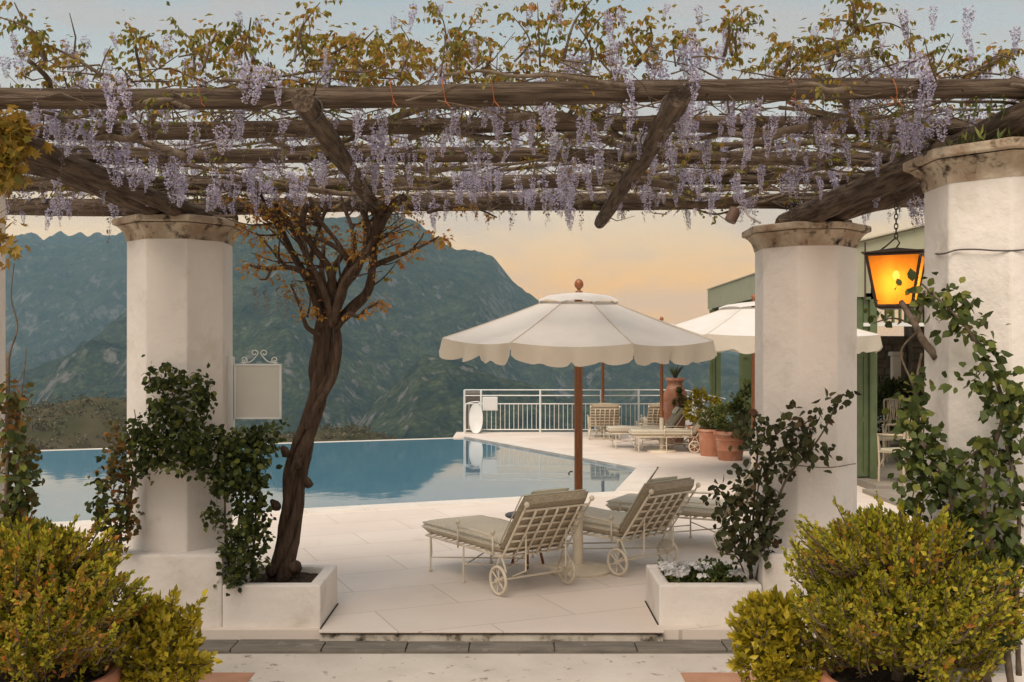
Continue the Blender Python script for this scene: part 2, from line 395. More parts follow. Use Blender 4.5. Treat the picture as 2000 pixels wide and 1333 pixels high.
M['white_petal'] = leafmat('white_petal', [(0,(.68,.66,.64)),(1,(.80,.78,.76))], trans=.25)
M['scrub'] = leafmat('hill_scrub', [(0,(.05,.055,.025)),(.5,(.10,.095,.042)),(.8,(.16,.125,.07)),(1,(.20,.14,.09))], trans=.15)

# ------------------------------------------------------------------ terrain
def mountain_mat(name, forest, forest2, rock, sc, rock_amt, tree):
    m, t, b, o = material(name)
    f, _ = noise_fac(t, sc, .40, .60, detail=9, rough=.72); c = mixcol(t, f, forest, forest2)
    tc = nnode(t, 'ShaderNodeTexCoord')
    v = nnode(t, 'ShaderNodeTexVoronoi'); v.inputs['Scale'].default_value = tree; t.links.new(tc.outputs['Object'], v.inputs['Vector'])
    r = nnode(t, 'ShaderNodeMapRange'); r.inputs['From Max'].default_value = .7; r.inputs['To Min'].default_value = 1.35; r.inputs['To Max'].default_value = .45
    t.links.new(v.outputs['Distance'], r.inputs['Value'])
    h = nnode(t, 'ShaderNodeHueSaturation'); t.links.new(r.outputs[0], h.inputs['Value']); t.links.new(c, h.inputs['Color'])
    # bare rock where the slope is steep, broken by noise
    g = nnode(t, 'ShaderNodeNewGeometry'); s = nnode(t, 'ShaderNodeSeparateXYZ'); t.links.new(g.outputs['Normal'], s.inputs[0])
    _, n2 = noise_fac(t, sc * 2.2, 0, 1, detail=9, rough=.7, stretch=(1, 1, .6))
    ma = nnode(t, 'ShaderNodeMath', operation='MULTIPLY_ADD'); ma.inputs[1].default_value = -.45; ma.inputs[2].default_value = 0.0
    t.links.new(s.outputs['Z'], ma.inputs[0])
    ad = nnode(t, 'ShaderNodeMath', operation='ADD'); t.links.new(ma.outputs[0], ad.inputs[0]); t.links.new(n2, ad.inputs[1])
    rr = nnode(t, 'ShaderNodeMapRange'); rr.inputs['From Min'].default_value = rock_amt; rr.inputs['From Max'].default_value = rock_amt + .07
    t.links.new(ad.outputs[0], rr.inputs['Value'])
    c2 = mixcol(t, rr.outputs[0], h.outputs[0], rock)
    t.links.new(c2, b.inputs['Base Color']); b.inputs['Roughness'].default_value = 1; b.inputs['Specular IOR Level'].default_value = 0
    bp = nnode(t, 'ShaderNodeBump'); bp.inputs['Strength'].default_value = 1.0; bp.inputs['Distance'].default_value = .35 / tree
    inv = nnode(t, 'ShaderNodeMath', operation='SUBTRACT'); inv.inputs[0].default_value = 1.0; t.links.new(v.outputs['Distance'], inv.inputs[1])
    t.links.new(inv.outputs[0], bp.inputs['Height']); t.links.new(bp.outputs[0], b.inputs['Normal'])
    return m
def mountain(name, label, crest, D, ynear, zbase, nx, ny, amp, wl, p, m, back=600, jag=.02, seed=0.0, grain=0.0):
    px = np.array([c[0] for c in crest], float); py = np.array([c[1] for c in crest], float)
    cx = (px - 1000) / F * D; cz = CAMH + (HORY - py) / F * D
    X = np.linspace(cx[0], cx[-1], nx)
    tt = np.concatenate([np.linspace(0, 1, ny), 1 + np.linspace(.06, 1, 8) * back / (D - ynear)])
    GX, GT = np.meshgrid(X, tt); GY = ynear + GT * (D - ynear)
    H = np.interp(GX, cx, cz)
    H = H + (fbm(GX / wl * 4 + seed, GX * 0 + 3.3, 5, True) - .55) * jag * (H - zbase)
    k = np.clip(GT, 0, 1)
    prof = k ** p
    Z = zbase + (H - zbase) * prof
    rid = fbm(GX / wl + seed, GY / (wl * 2.0) + seed, 6, True) - .6
    fine = fbm(GX / (wl * .13) + seed, GY / (wl * .2), 4) - .5
    win = np.sin(np.pi * np.clip(k, 0, 1)) ** .8
    Z = Z + amp * rid * win + amp * .10 * fine * (.35 + .65 * win)
    if grain: Z = Z + grain * (fbm(GX / (grain*4.0) + seed, GY / (grain*5.0), 3, g=.65) - .5) * 2
    over = np.clip(GT - 1, 0, None) * (D - ynear)
    Z = Z - over * .55
    ny2 = len(tt)
    V = np.stack([GX, GY, Z], -1).reshape(-1, 3)
    i = np.arange(ny2 - 1)[:, None] * nx + np.arange(nx - 1)[None]
    Q = np.stack([i, i + 1, i + 1 + nx, i + nx], -1).reshape(-1, 4)
    o = put(name, tri_mesh(name, V, Q, True), m)
    return tag(o, label, None, None, 'structure')
ZV = -330.0
mm = surf('valley_floor', (.05,.065,.03), (.09,.085,.045), scale=.01, rough=1)
tag(put('valley_ground', tri_mesh('valley_ground', [(-6000,-3000,ZV),(6000,-3000,ZV),(6000,4600,ZV),(-6000,4600,ZV)], [(0,1,2,3)]), mm),
    'wooded valley floor far below the terrace', kind='structure')
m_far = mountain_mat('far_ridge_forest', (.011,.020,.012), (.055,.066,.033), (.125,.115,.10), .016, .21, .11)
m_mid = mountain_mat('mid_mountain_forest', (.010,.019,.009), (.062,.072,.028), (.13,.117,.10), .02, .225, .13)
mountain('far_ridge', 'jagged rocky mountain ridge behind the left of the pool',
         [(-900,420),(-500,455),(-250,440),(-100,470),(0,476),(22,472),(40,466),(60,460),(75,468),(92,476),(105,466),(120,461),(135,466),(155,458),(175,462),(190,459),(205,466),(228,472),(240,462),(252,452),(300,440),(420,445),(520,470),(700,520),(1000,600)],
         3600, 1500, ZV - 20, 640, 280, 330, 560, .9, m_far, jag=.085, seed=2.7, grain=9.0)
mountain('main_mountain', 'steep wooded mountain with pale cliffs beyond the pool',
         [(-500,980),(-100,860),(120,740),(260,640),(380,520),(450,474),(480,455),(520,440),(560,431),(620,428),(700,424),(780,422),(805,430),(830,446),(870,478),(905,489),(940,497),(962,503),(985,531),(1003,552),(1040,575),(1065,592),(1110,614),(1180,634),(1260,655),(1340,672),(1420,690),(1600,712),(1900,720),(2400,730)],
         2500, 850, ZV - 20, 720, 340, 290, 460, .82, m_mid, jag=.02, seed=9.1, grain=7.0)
mountain('lower_spur', 'lower wooded spur with bare rock under the main mountain',
         [(300,1200),(520,1010),(640,900),(760,760),(830,694),(880,700),(960,730),(1010,742),(1060,764),(1150,795),(1250,820),(1400,860),(1700,930),(2200,1000)],
         1250, 520, ZV - 10, 520, 220, 130, 240, .8, m_mid, back=300, jag=.03, seed=4.4, grain=4.0)
mountain('blue_far_slope', 'distant blue mountain slope behind the veranda',
         [(900,760),(1150,705),(1300,690),(1420,684),(1560,682),(1800,690),(2100,680),(2700,660)],
         4000, 2400, ZV - 20, 200, 90, 150, 500, .9, m_far, jag=.03, seed=6.6)
m_hill = surf('scrub_hill', (.055,.055,.028), (.10,.08,.05), scale=.08, rough=1, spec=0)
hill = mountain('near_hill', 'low scrub covered hill just beyond the pool edge',
         [(-600,880),(-300,820),(0,792),(60,797),(130,786),(200,779),(255,786),(330,822),(450,842),(560,853),(640,840),(700,838),(740,852),(790,872),(900,930),(1100,1100)],
         270, 120, -60, 220, 90, 9, 40, .6, m_hill, back=60, jag=.04, seed=1.2)
# scrub on the near hill: uncountable leaf clumps
hv = np.empty(len(hill.data.vertices) * 3, np.float32); hill.data.vertices.foreach_get('co', hv); hv = hv.reshape(-1, 3)
hv = hv[(hv[:, 1] > 175) & (hv[:, 1] < 300)]
cc = hv[rng.integers(0, len(hv), 1900)] + rng.normal(size=(1900, 3)) * np.array([1, 1, .2])
sc_ = LC()
rad = rng.uniform(.7, 2.0, len(cc))
idx = rng.integers(0, len(cc), 62000)
u = rng.normal(size=(62000, 3)); u /= np.linalg.norm(u, axis=1, keepdims=True); u[:, 2] = abs(u[:, 2])
pos = cc[idx] + u * rad[idx][:, None] * rng.uniform(.6, 1, (62000, 1))
sc_.leaves(pos, u + rng.normal(size=u.shape) * .6, rng.uniform(.35, .8, 62000))
tag(sc_.build('hill_scrub', M['scrub'], None), 'brown green scrub covering the low hill beyond the pool', 'scrub', kind='stuff')

# ------------------------------------------------------------------ haze
hm = bpy.data.materials.new('haze_air'); hm.use_nodes = True; t = hm.node_tree
for n in list(t.nodes): t.nodes.remove(n)
ho = nnode(t, 'ShaderNodeOutputMaterial'); pv = nnode(t, 'ShaderNodeVolumePrincipled')
pv.inputs['Color'].default_value = (.50, .80, 1.0, 1)
pv.inputs['Density'].default_value = 1.7e-4
pv.inputs['Anisotropy'].default_value = 0.0
t.links.new(pv.outputs[0], ho.inputs['Volume'])
hz = MB().box(-6100, 6100, -3100, 4650, ZV - 21.5, 1150).build('haze', hm)
tag(hz, 'pale blue evening haze filling the valley air', 'haze', kind='stuff')

# ------------------------------------------------------------------ terrace, deck, pool
ZT = -0.09
terr = MB().box(-14, 14, -8, 6.615, ZT - .4, ZT).build('terrace', M['terrace']); terr['kind'] = 'structure'; terr['label'] = 'worn white terrace floor in front of the step'
for x0 in (-2.60, -2.07, 1.035, 1.565):
    for y0 in (5.70, 5.17, 4.64):
        MB().box(x0, x0 + .49, y0, y0 + .50, ZT - .01, ZT + .004).build('tile', M['tile'], terr, bevel=.002)
kerb = MB().box(-9, 9, 6.60, 6.87, ZT - .3, -.085).build('kerb', M['kerb']); kerb['kind'] = 'structure'; kerb['label'] = 'grey stone kerb along the foot of the deck step'
kx = -6.0
while kx < 6:
    w = random.uniform(.40, .64)
    MB().box(kx + .004, kx + w - .004, 6.612 + random.uniform(-.006, .006), 6.845, -.088, -.063 + random.uniform(-.003, .003)).build('kerb_stone', M['kerb'], kerb, bevel=.006)
    kx += w
# pool outline (water line), from the deck corner round
E1 = GP(-2.62, 12.57); D_, C_, B_ = GP(1.45, 14.27), GP(2.18, 17.62), GP(-1.2, 25.3); A1 = GP(-10.3, 21.4)
E2 = (-14.0, E1[1] - (E1[0]+14)*(D_[1]-E1[1])/(D_[0]-E1[0])); A2 = (-24.0, A1[1] - (A1[0]+24)*(B_[1]-A1[1])/(B_[0]-A1[0]))
def offpt(p, d): return (p[0] + d[0], p[1] + d[1])
dk = MB()
poly = [(-14, 6.84), (14, 6.84), (14, 24.6), (B_[0]-.25, 24.6), (B_[0]-.25, B_[1]), B_, C_, D_, E1, E2]
dk.prism(poly, -.9, 0.0)
deck = dk.build('pool_deck', M['deck']); deck['kind'] = 'structure'; deck['label'] = 'cream stone pool deck'
# worn front edge of the deck step
MB().box(-1.30, 1.02, 6.80, 6.838, -.075, -.012).build('step_edge', M['deckedge'], deck, bevel=.006)
MB().box(-1.305, 1.025, 6.797, 6.84, -.010, .002).build('step_nosing', M['deck'], deck, bevel=.003)
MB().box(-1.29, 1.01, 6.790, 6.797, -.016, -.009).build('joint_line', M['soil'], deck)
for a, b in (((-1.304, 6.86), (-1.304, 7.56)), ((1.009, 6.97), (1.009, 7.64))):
    MB().box(a[0]-.005, a[0]+.005, a[1], b[1], -.01, .004).build('joint_line', M['soil'], deck)  # dark strip paints in the shadow gap and moss along the planter's side
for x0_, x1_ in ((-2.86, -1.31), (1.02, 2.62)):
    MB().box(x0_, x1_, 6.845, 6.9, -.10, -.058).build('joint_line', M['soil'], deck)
# coping strips, a little proud of the deck
def strip(a, b, w, z0, z1, name, m, parent):
    a, b = Vector((*a, 0)), Vector((*b, 0)); d = (b - a).normalized(); n = Vector((-d.y, d.x, 0)) * w
    o = MB().prism([(a.x, a.y), (b.x, b.y), (b.x+n.x, b.y+n.y), (a.x+n.x, a.y+n.y)][::(1 if w > 0 else -1)], z0, z1).build(name, m, parent, bevel=.008)
    return o
M['coping'] = surf('pool_coping_stone', (.76,.70,.63), (.68,.61,.54), scale=3, rough=.55, bump=.1, spec=.3)
cop = empty('pool_coping'); cop['kind'] = 'structure'; cop['label'] = 'pale stone coping round the pool'
for a, b, n in ((E2, E1, 16), (E1, D_, 6), (D_, C_, 5), (C_, B_, 11)):
    for i in range(n):
        p0 = (a[0] + (b[0]-a[0])*(i+.004)/n, a[1] + (b[1]-a[1])*(i+.004)/n); p1 = (a[0] + (b[0]-a[0])*(i+.996)/n, a[1] + (b[1]-a[1])*(i+.996)/n)
        strip(p0, p1, -.34, -.06, .012, 'coping_stone', M['coping'], cop)
strip(GP(1.80, 14.2), GP(2.55, 17.75), -.035, -.01, .006, 'drain_slot', M['dark_metal'], cop)
strip(A2, B_, .16, -.8, -.028, 'overflow_lip', M['coping'], cop)
# water
m, t, b, o = material('pool_water')
b.inputs['Base Color'].default_value = (.042, .165, .255, 1); b.inputs['Roughness'].default_value = .03; b.inputs['IOR'].default_value = 1.55
b.inputs['Specular IOR Level'].default_value = .85
_, n1 = noise_fac(t, 2.3, 0, 1, detail=3, coord='Object', stretch=(1, 1.0, 1)); bp = nnode(t, 'ShaderNodeBump'); bp.inputs['Strength'].default_value = .05; bp.inputs['Distance'].default_value = .02
t.links.new(n1, bp.inputs['Height']); t.links.new(bp.outputs[0], b.inputs['Normal']); M['water'] = m
wa = MB().prism([E2, E1, D_, C_, B_, A1, A2], -.85, -.035).build('pool_water', M['water']); wa['kind'] = 'structure'; wa['label'] = 'still blue infinity pool water'

# ------------------------------------------------------------------ pillars, planters
def pillar(c, z0, zc, label, rot, ped=None):
    r = wroot('pillar', (c[0], c[1], z0)); tag(r, label, 'pillar', 'octagonal white pergola pillars')
    A0 = R(22.5 + rot)
    Rp = .369
    MB().lathe([(Rp, z0 if not ped else ped[4] - .02), (Rp * 1.002, 1.5), (Rp, zc + .01)], 8, (c[0], c[1], 0), A0).build('shaft', M['plaster'], r, bevel=.012)
    cap = MB().lathe([(Rp + .004, zc - .012), (Rp + .012, zc + .02), (Rp + .028, zc + .055), (Rp + .050, zc + .080), (Rp + .070, zc + .094)], 8, (c[0], c[1], 0), A0).build('capital', M['capstone'], r)
    MB().lathe([(Rp + .088, zc + .100), (Rp + .100, zc + .106), (Rp + .100, zc + .143), (Rp + .07, zc + .152)], 8, (c[0], c[1], 0), A0).build('capital_slab', M['capstone'], r, bevel=.006)
    if ped:
        MB().box(*ped[:4], ZT - .005, ped[4]).build('pedestal', M['plaster'], r, bevel=.02)
    return r
PL, PR, PN, PN2 = (-2.41, 7.34), (2.178, 7.5), (2.40, 4.90), (-2.87, 4.90)
pillar(PL, 0, 2.685, 'white octagonal pillar with a small metal panel on its side', 2.0, (-2.86, -1.985, 6.905, 7.78, .50))
pillar(PR, 0, 2.655, 'white octagonal pillar rising beside the planter of white flowers', -1.5, (1.735, 2.62, 6.98, 7.95, .49))
pillar(PN, ZT, 2.685, 'tall white octagonal pillar covered with climbing leaves beside the hanging lantern', 0, (1.96, 2.84, 4.46, 5.34, .46))
pillar(PN2, ZT, 2.685, 'white octagonal pillar behind the yellow lobed leaves, barely in view', 0, None)
def planter(x0, x1, y0, y1, z1, label):
    r = wroot('planter', (x0, y0, -.06)); tag(r, label, 'planter', 'white planters at the foot of the pillars')
    w = .085; z0 = -.064
    mb = MB()
    o = [(x0, y0), (x1, y0), (x1, y1), (x0, y1)]; i = [(x0+w, y0+w), (x1-w, y0+w), (x1-w, y1-w), (x0+w, y1-w)]
    vs = [(a, b, z0) for a, b in o] + [(a, b, z1) for a, b in o] + [(a, b, z1) for a, b in i] + [(a, b, z1-.2) for a, b in i]
    fs = []
    for k in range(4):
        k2 = (k+1) % 4
        fs += [(k, k2, 4+k2, 4+k), (4+k, 4+k2, 8+k2, 8+k), (8+k, 8+k2, 12+k2, 12+k)]
    fs += [(12, 13, 14, 15), (3, 2, 1, 0)]
    mb.add(vs, fs); mb.build('box', M['plaster'], r, bevel=.016)
    n = 26; X, Y = np.meshgrid(np.linspace(x0+w+.003, x1-w-.003, n), np.linspace(y0+w+.003, y1-w-.003, n))
    Z = z1 - .045 + .03 * (fbm(X*9, Y*9, 4) - .5) * 2
    V = np.stack([X, Y, Z], -1).reshape(-1, 3) - np.array((x0, y0, -.06)); ii = np.arange(n-1)[:, None]*n + np.arange(n-1)[None]
    put('soil', tri_mesh('soil', V, np.stack([ii, ii+1, ii+1+n, ii+n], -1).reshape(-1, 4), True), M['soil'], r)
    return r
planter(-1.9845, -1.31, 6.90, 7.58, .292, 'white plastered planter holding the twisted wisteria trunk')
planter(1.015, 1.728, 6.965, 7.66, .278, 'white plastered planter full of white flowers')

# ------------------------------------------------------------------ pergola
perg = wroot('pergola', (0, 6, 2.8)); tag(perg, 'rustic log pergola resting on white pillars', 'pergola')
def log(a, b, r, m, name, bend=.02, seg=14, taper=0.0):
    a, b = Vector(a), Vector(b); n = 34; pts = []; rr = []
    ph = random.uniform(0, 6); ph2 = random.uniform(0, 6)
    for i in range(n):
        u = i / (n-1); p = a.lerp(b, u)
        p.z += bend * math.sin(ph + u * 5.0) + bend * .4 * math.sin(ph2 + u * 13)
        if m is M['log_x']: p.y += bend * math.sin(ph2 + u * 4)
        else: p.x += bend * math.sin(ph2 + u * 4)
        pts.append(p); rr.append(r * (1 - taper*u) * (1 + .07 * math.sin(ph * 3 + u * 17) + .04 * math.sin(ph2 + u * 41)))
    return MB().tube(pts, rr, seg, wob=.025).build(name, m, perg, smooth=50)
for y, z, r in ((4.53, 3.045, .049), (5.25, 3.045, .042), (6.0, 3.045, .042), (6.85, 3.045, .045), (7.72, 3.03, .062)):
    log((-4.6, y, z - .012), (4.6, y + .05, z + .012), r, M['log_x'], 'cross_log')
log((-.89, 4.28, 2.945), (-1.03, 8.0, 2.945), .050, M['log_y'], 'pole', .012)
log((.70, 4.22, 2.955), (.72, 8.15, 2.925), .049, M['log_y'], 'pole', .012)
log((-2.41, 7.85, 2.90), (-2.72, 4.2, 2.93), .085, M['log_y'], 'side_beam', .012)
log((-2.24, 7.75, 2.89), (-2.50, 5.0, 2.92), .065, M['log_y'], 'side_beam', .012)
log((2.10, 7.75, 2.885), (2.40, 3.6, 2.93), .085, M['log_y'], 'side_beam', .012)
log((2.28, 7.85, 2.87), (2.62, 4.3, 2.91), .070, M['log_y'], 'side_beam', .012)
log((-2.62, 7.52, 2.868), (-2.02, 7.40, 2.868), .03, M['log_x'], 'wedge', .0)
log((1.95, 7.40, 2.84), (2.50, 7.44, 2.84), .024, M['log_x'], 'wedge', .0)
for px in (388, 764, 866, 962, 1552, 1750):       # orange twine round the front log
    x = (px - 1000) / F * 4.48
    pts = [(x + .006*math.sin(a*2), 4.53 + .056*math.cos(a), 3.045 + .056*math.sin(a)) for a in np.linspace(0, 6.3, 17)] + [(x + .012, 4.475, 2.985), (x + .03, 4.47, 2.965)]
    MB().tube(pts, .0022, 5).build('tie', M['tie'], perg)
for (pa, za) in (((590, 215), 4.45), ((1318, 215), 4.4), ((1250, 290), 5.1)):
    p = P(pa[0], pa[1], za); p = Vector((-.89 if pa[0] < 1000 else .705, za, 2.95))
    MB().tube([(p.x + .055*math.cos(a), p.y, p.z + .055*math.sin(a)) for a in np.linspace(0, 6.3, 15)], .004, 5).build('wire_binding', M['wire'], perg)
# pale cables along the back log
for k, (pts, Y) in enumerate((([(520,378),(600,376),(680,372),(740,385),(800,379),(850,377),(900,379),(1000,376),(1100,378),(1200,377)], 7.6),
                          ([(760,368),(820,372),(880,384),(960,380),(1080,372),(1250,378),(1420,384),(1560,382),(1800,381)], 7.62))):
    q = spline([P(x, y, Y) for x, y in pts], 40)
    tag(MB().tube(q, .009, 6).build('cable', M['cable'], smooth=True), ('pale cable lying along the rear log above the wisteria trunk', 'pale cable running along the rear log towards the lantern')[k], 'cable')

# ------------------------------------------------------------------ wisteria
WB = (-1.66, 7.26, .25)
wis = wroot('wisteria', WB); tag(wis, 'old flowering wisteria with a twisted trunk and mauve racemes over the pergola', 'wisteria')
TY = 7.26
cl = spline([(553,1136,46),(556,1110,40),(560,1060,36),(570,990,34),(583,920,32),(600,850,30),(615,780,30),(630,720,31),(638,660,29),(640,605,26),(643,570,20)], 70)
cen = np.array([P(x + 5*math.sin(y/38.0), y, TY) for x, y, _ in cl]); rad = cl[:, 2] / F * TY * (.66 + .05*np.sin(np.linspace(0, 19, 70)))
for k in range(4):                                     # twisted strands
    pts, rr = [], []
    for i in range(70):
        u = i / 69; a = k * math.pi/2 + 8.5 * u + .5*math.sin(u*9+k)
        tw = .66 + .10*math.sin(u*16 + k*2)
        pts.append(Vector(cen[i]) + Vector((math.cos(a), math.sin(a), 0)) * rad[i] * tw)
        rr.append(rad[i] * (.44 + .11*math.sin(u*24 + k*1.7) + .04*math.sin(u*53 + k)))
    MB().tube(pts, rr, 12, wob=.05).build('trunk_strand', M['bark'], wis, smooth=True)
MB().tube([tuple(c) for c in cen], list(rad*.6), 10).build('trunk', M['bark'], wis, smooth=True)
# outer thin strand
q = spline([(640,600,7.18),(660,655,7.16),(655,720,7.14),(640,760,7.12),(615,800,7.1),(600,840,7.12)], 24)
MB().tube([P(*p) for p in q], list(np.interp(np.linspace(0,1,24), [0,.3,1], [.020,.030,.022])), 9, wob=.06).build('trunk_strand', M['bark'], wis, smooth=True)
# knobs on the lower trunk
for px, py, r in ((537,985,.03),(600,940,.03),(582,905,.028),(572,1105,.05),(530,1112,.045),(556,880,.03)):
    p = P(px, py, TY - .1)
    MB().tube([p + Vector((0,.05,-.03)), p, p + Vector((random.uniform(-.03,.03), -.02, .03))], [r*1.1, r, r*.4], 8, wob=.15).build('knot', M['bark'], wis, smooth=True)
def limb(pts, r0, r1, name='limb', n=26, m='bark', seg=9):
    q = spline([tuple(P(*p)) for p in pts], n)
    MB().tube(q, list(np.linspace(r0, r1, n) * (.62 if name == 'limb' else .85) * (1 + .12*np.sin(np.linspace(0, 9, n)))), seg, wob=.07).build(name, M[m], wis, smooth=True)
    return q
L = [limb([(632,640,7.22),(618,590,7.18),(600,545,7.12),(572,495,7.05),(545,440,7.0),(520,395,7.0),(500,375,6.9)], .055, .022),
     limb([(640,620,7.30),(628,570,7.34),(605,520,7.4),(588,460,7.45),(575,420,7.5),(560,385,7.55)], .060, .030),
     limb([(646,610,7.2),(650,560,7.1),(640,520,7.05),(610,480,7.0),(590,440,6.9),(598,400,6.8)], .055, .030),
     limb([(650,620,7.2),(668,560,7.15),(690,520,7.1),(722,485,7.05),(738,450,7.0),(760,410,7.0),(790,385,6.9)], .075, .042),
     limb([(655,635,7.25),(690,600,7.26),(718,570,7.28),(728,520,7.3),(732,470,7.3),(740,430,7.35),(745,395,7.4)], .060, .045),
     limb([(650,600,7.3),(672,560,7.4),(700,525,7.45),(715,470,7.5),(712,430,7.5),(716,390,7.55)], .048, .030),
     limb([(642,560,7.15),(655,520,7.05),(668,490,7.0),(640,450,6.95),(615,420,6.9),(605,385,6.85)], .035, .02),
     limb([(600,545,7.14),(610,490,7.1),(625,440,7.1),(640,400,7.1)], .028, .018),
     limb([(690,525,7.1),(665,490,7.0),(630,470,6.95),(590,455,6.9),(560,430,6.9),(530,410,6.85)], .032, .018),
     limb([(722,480,7.05),(720,440,7.0),(700,400,7.0)], .04, .025),
     limb([(648,640,7.1),(640,590,7.05),(622,545,7.0),(598,500,6.98),(575,455,6.95),(548,420,6.95),(535,390,6.9)], .040, .022),
     limb([(652,630,7.1),(662,585,7.04),(676,545,7.0),(706,510,6.98),(728,470,6.98),(736,430,6.98),(755,395,6.95)], .050, .03),
     limb([(640,580,7.4),(628,530,7.45),(632,480,7.5),(622,430,7.5),(628,390,7.5)], .035, .022),
     limb([(660,560,7.35),(690,500,7.4),(688,450,7.45),(672,405,7.5),(665,385,7.5)], .035, .022),
     limb([(605,560,7.1),(582,520,7.05),(560,480,7.0),(545,450,6.98),(520,415,6.95)], .026, .014)]
B = [limb([(628,565,7.15),(600,535,7.0),(560,522,6.9),(530,525,6.85),(500,522,6.8),(488,518,6.8)], .030, .008, 'branch'),
     limb([(560,522,6.9),(540,500,6.85),(515,470,6.8),(500,455,6.8)], .014, .004, 'branch', 12),
     limb([(530,525,6.85),(520,545,6.8),(505,545,6.8)], .012, .004, 'branch', 10),
     limb([(545,515,6.85),(545,480,6.8),(550,455,6.8)], .010, .004, 'branch', 10),
     limb([(626,655,7.15),(600,640,7.05),(590,610,7.0),(578,580,7.0),(568,555,7.0)], .022, .006, 'branch'),
     limb([(600,620,7.02),(606,590,7.0),(603,565,7.0)], .009, .004, 'branch', 10),
     limb([(655,645,7.15),(680,615,7.05),(700,618,7.0),(714,605,7.0),(738,592,7.0)], .026, .007, 'branch'),
     limb([(728,520,7.2),(765,505,7.05),(800,492,6.95),(835,475,6.9),(858,462,6.9)], .024, .006, 'branch'),
     limb([(800,492,6.95),(820,470,6.9),(828,455,6.9)], .010, .004, 'branch', 10),
     limb([(670,560,7.1),(662,520,7.0),(668,480,7.0)], .012, .004, 'branch', 10),
     limb([(700,520,7.05),(690,480,7.0),(696,450,7.0)], .010, .004, 'branch', 10),
     limb([(835,415,7.3),(880,405,7.2),(930,408,7.1),(970,425,7.0)], .016, .006, 'branch')]
for q in L[:]:                                # fine side twigs of the crown
    for _ in range(4):
        i = random.randint(8, len(q) - 3); p = Vector(q[i]); sx = -1 if p.x < -1.28 else 1
        d = Vector((sx*random.uniform(.4, 1.0), random.uniform(-.5, .2), random.uniform(-.1, .7))).normalized()*random.uniform(.15, .38)
        tq = spline([p, p + d*.5 + Vector((0, 0, random.uniform(-.04, .03))), p + d], 12)
        MB().tube(tq, list(np.linspace(.008, .0025, 12)), 5, wob=.1).build('branch', M['bark'], wis, smooth=True); B.append(tq)
# vines wandering over the logs
vines = []
def wander(x, y, z, hx, n, st, r):
    pts = []; a = hx; dz = 0
    for i in range(n):
        pts.append((x, y, z)); a += random.uniform(-.38, .38); dz = dz*.6 + random.uniform(-.035, .035)
        x += st*math.cos(a); y += st*math.sin(a)*.8; z += dz + (3.09 - z)*.22
        y = min(max(y, 4.45), 7.8)
    q = spline(pts, n*3)
    MB().tube(q, list(np.linspace(r, r*.45, len(q))), 7, wob=.06).build('vine', M['vine'], wis, smooth=True)
    return q
for i in range(64):
    x = random.uniform(-4.2, 4.2); y = random.uniform(4.5, 7.75)
    vines.append(wander(x, y, random.uniform(2.98, 3.16), random.choice((0, math.pi)) + random.uniform(-.7, .7), random.randint(7, 13), .17, random.choice((.009, .011, .014, .02, .024))))
for i in range(26):                           # thicker bare vines under the logs
    vines.append(wander(random.uniform(-4, 4), random.uniform(4.6, 7.7), random.uniform(2.96, 3.04), random.choice((0, math.pi)) + random.uniform(-.6, .6), random.randint(6, 11), .17, random.choice((.014, .018, .024))))
# big curved vines seen in the picture
for pts, r in (([(150,268,5.3),(215,268,5.25),(255,270,5.2),(295,235,5.1),(318,200,5.0),(360,195,4.9),(420,196,4.9)], .020),
               ([(300,200,5.0),(313,225,5.1),(318,175,4.9)], .015),
               ([(1010,255,5.3),(1060,245,5.2),(1110,225,5.1),(1122,190,5.0),(1110,170,4.9)], .016),
               ([(1020,205,5.0),(1050,195,5.0),(1068,225,5.1),(1066,260,5.2),(1040,285,5.3)], .014),
               ([(1120,240,5.3),(1160,220,5.2),(1200,195,5.0),(1180,170,4.9)], .012),
               ([(1300,395,7.0),(1380,400,7.0),(1450,385,6.9),(1500,360,6.7),(1530,330,6.4)], .026),
               ([(1480,320,6.2),(1540,335,6.2),(1600,330,6.1),(1640,320,6.0)], .018),
               ([(1640,255,5.3),(1660,225,5.2),(1685,190,5.1)], .016),
               ([(1440,240,5.3),(1470,215,5.2),(1500,190,5.1)], .014),
               ([(800,270,5.4),(850,255,5.3),(900,262,5.3),(960,270,5.3),(1010,262,5.3)], .018),
               ([(520,270,5.4),(570,290,5.5),(620,288,5.6),(650,300,5.7)], .018),
               ([(30,345,6.5),(100,350,6.6),(180,345,6.7),(260,352,6.9)], .012),
               ([(60,300,5.8),(140,290,5.7),(240,290,5.6),(340,295,5.7),(420,280,5.6)], .012)):
    q = spline([tuple(P(*p)) for p in pts], 24); vines.append(q)
    MB().tube(q, list(np.linspace(r, r*.6, 24)), 8, wob=.08).build('vine', M['vine'], wis, smooth=True)
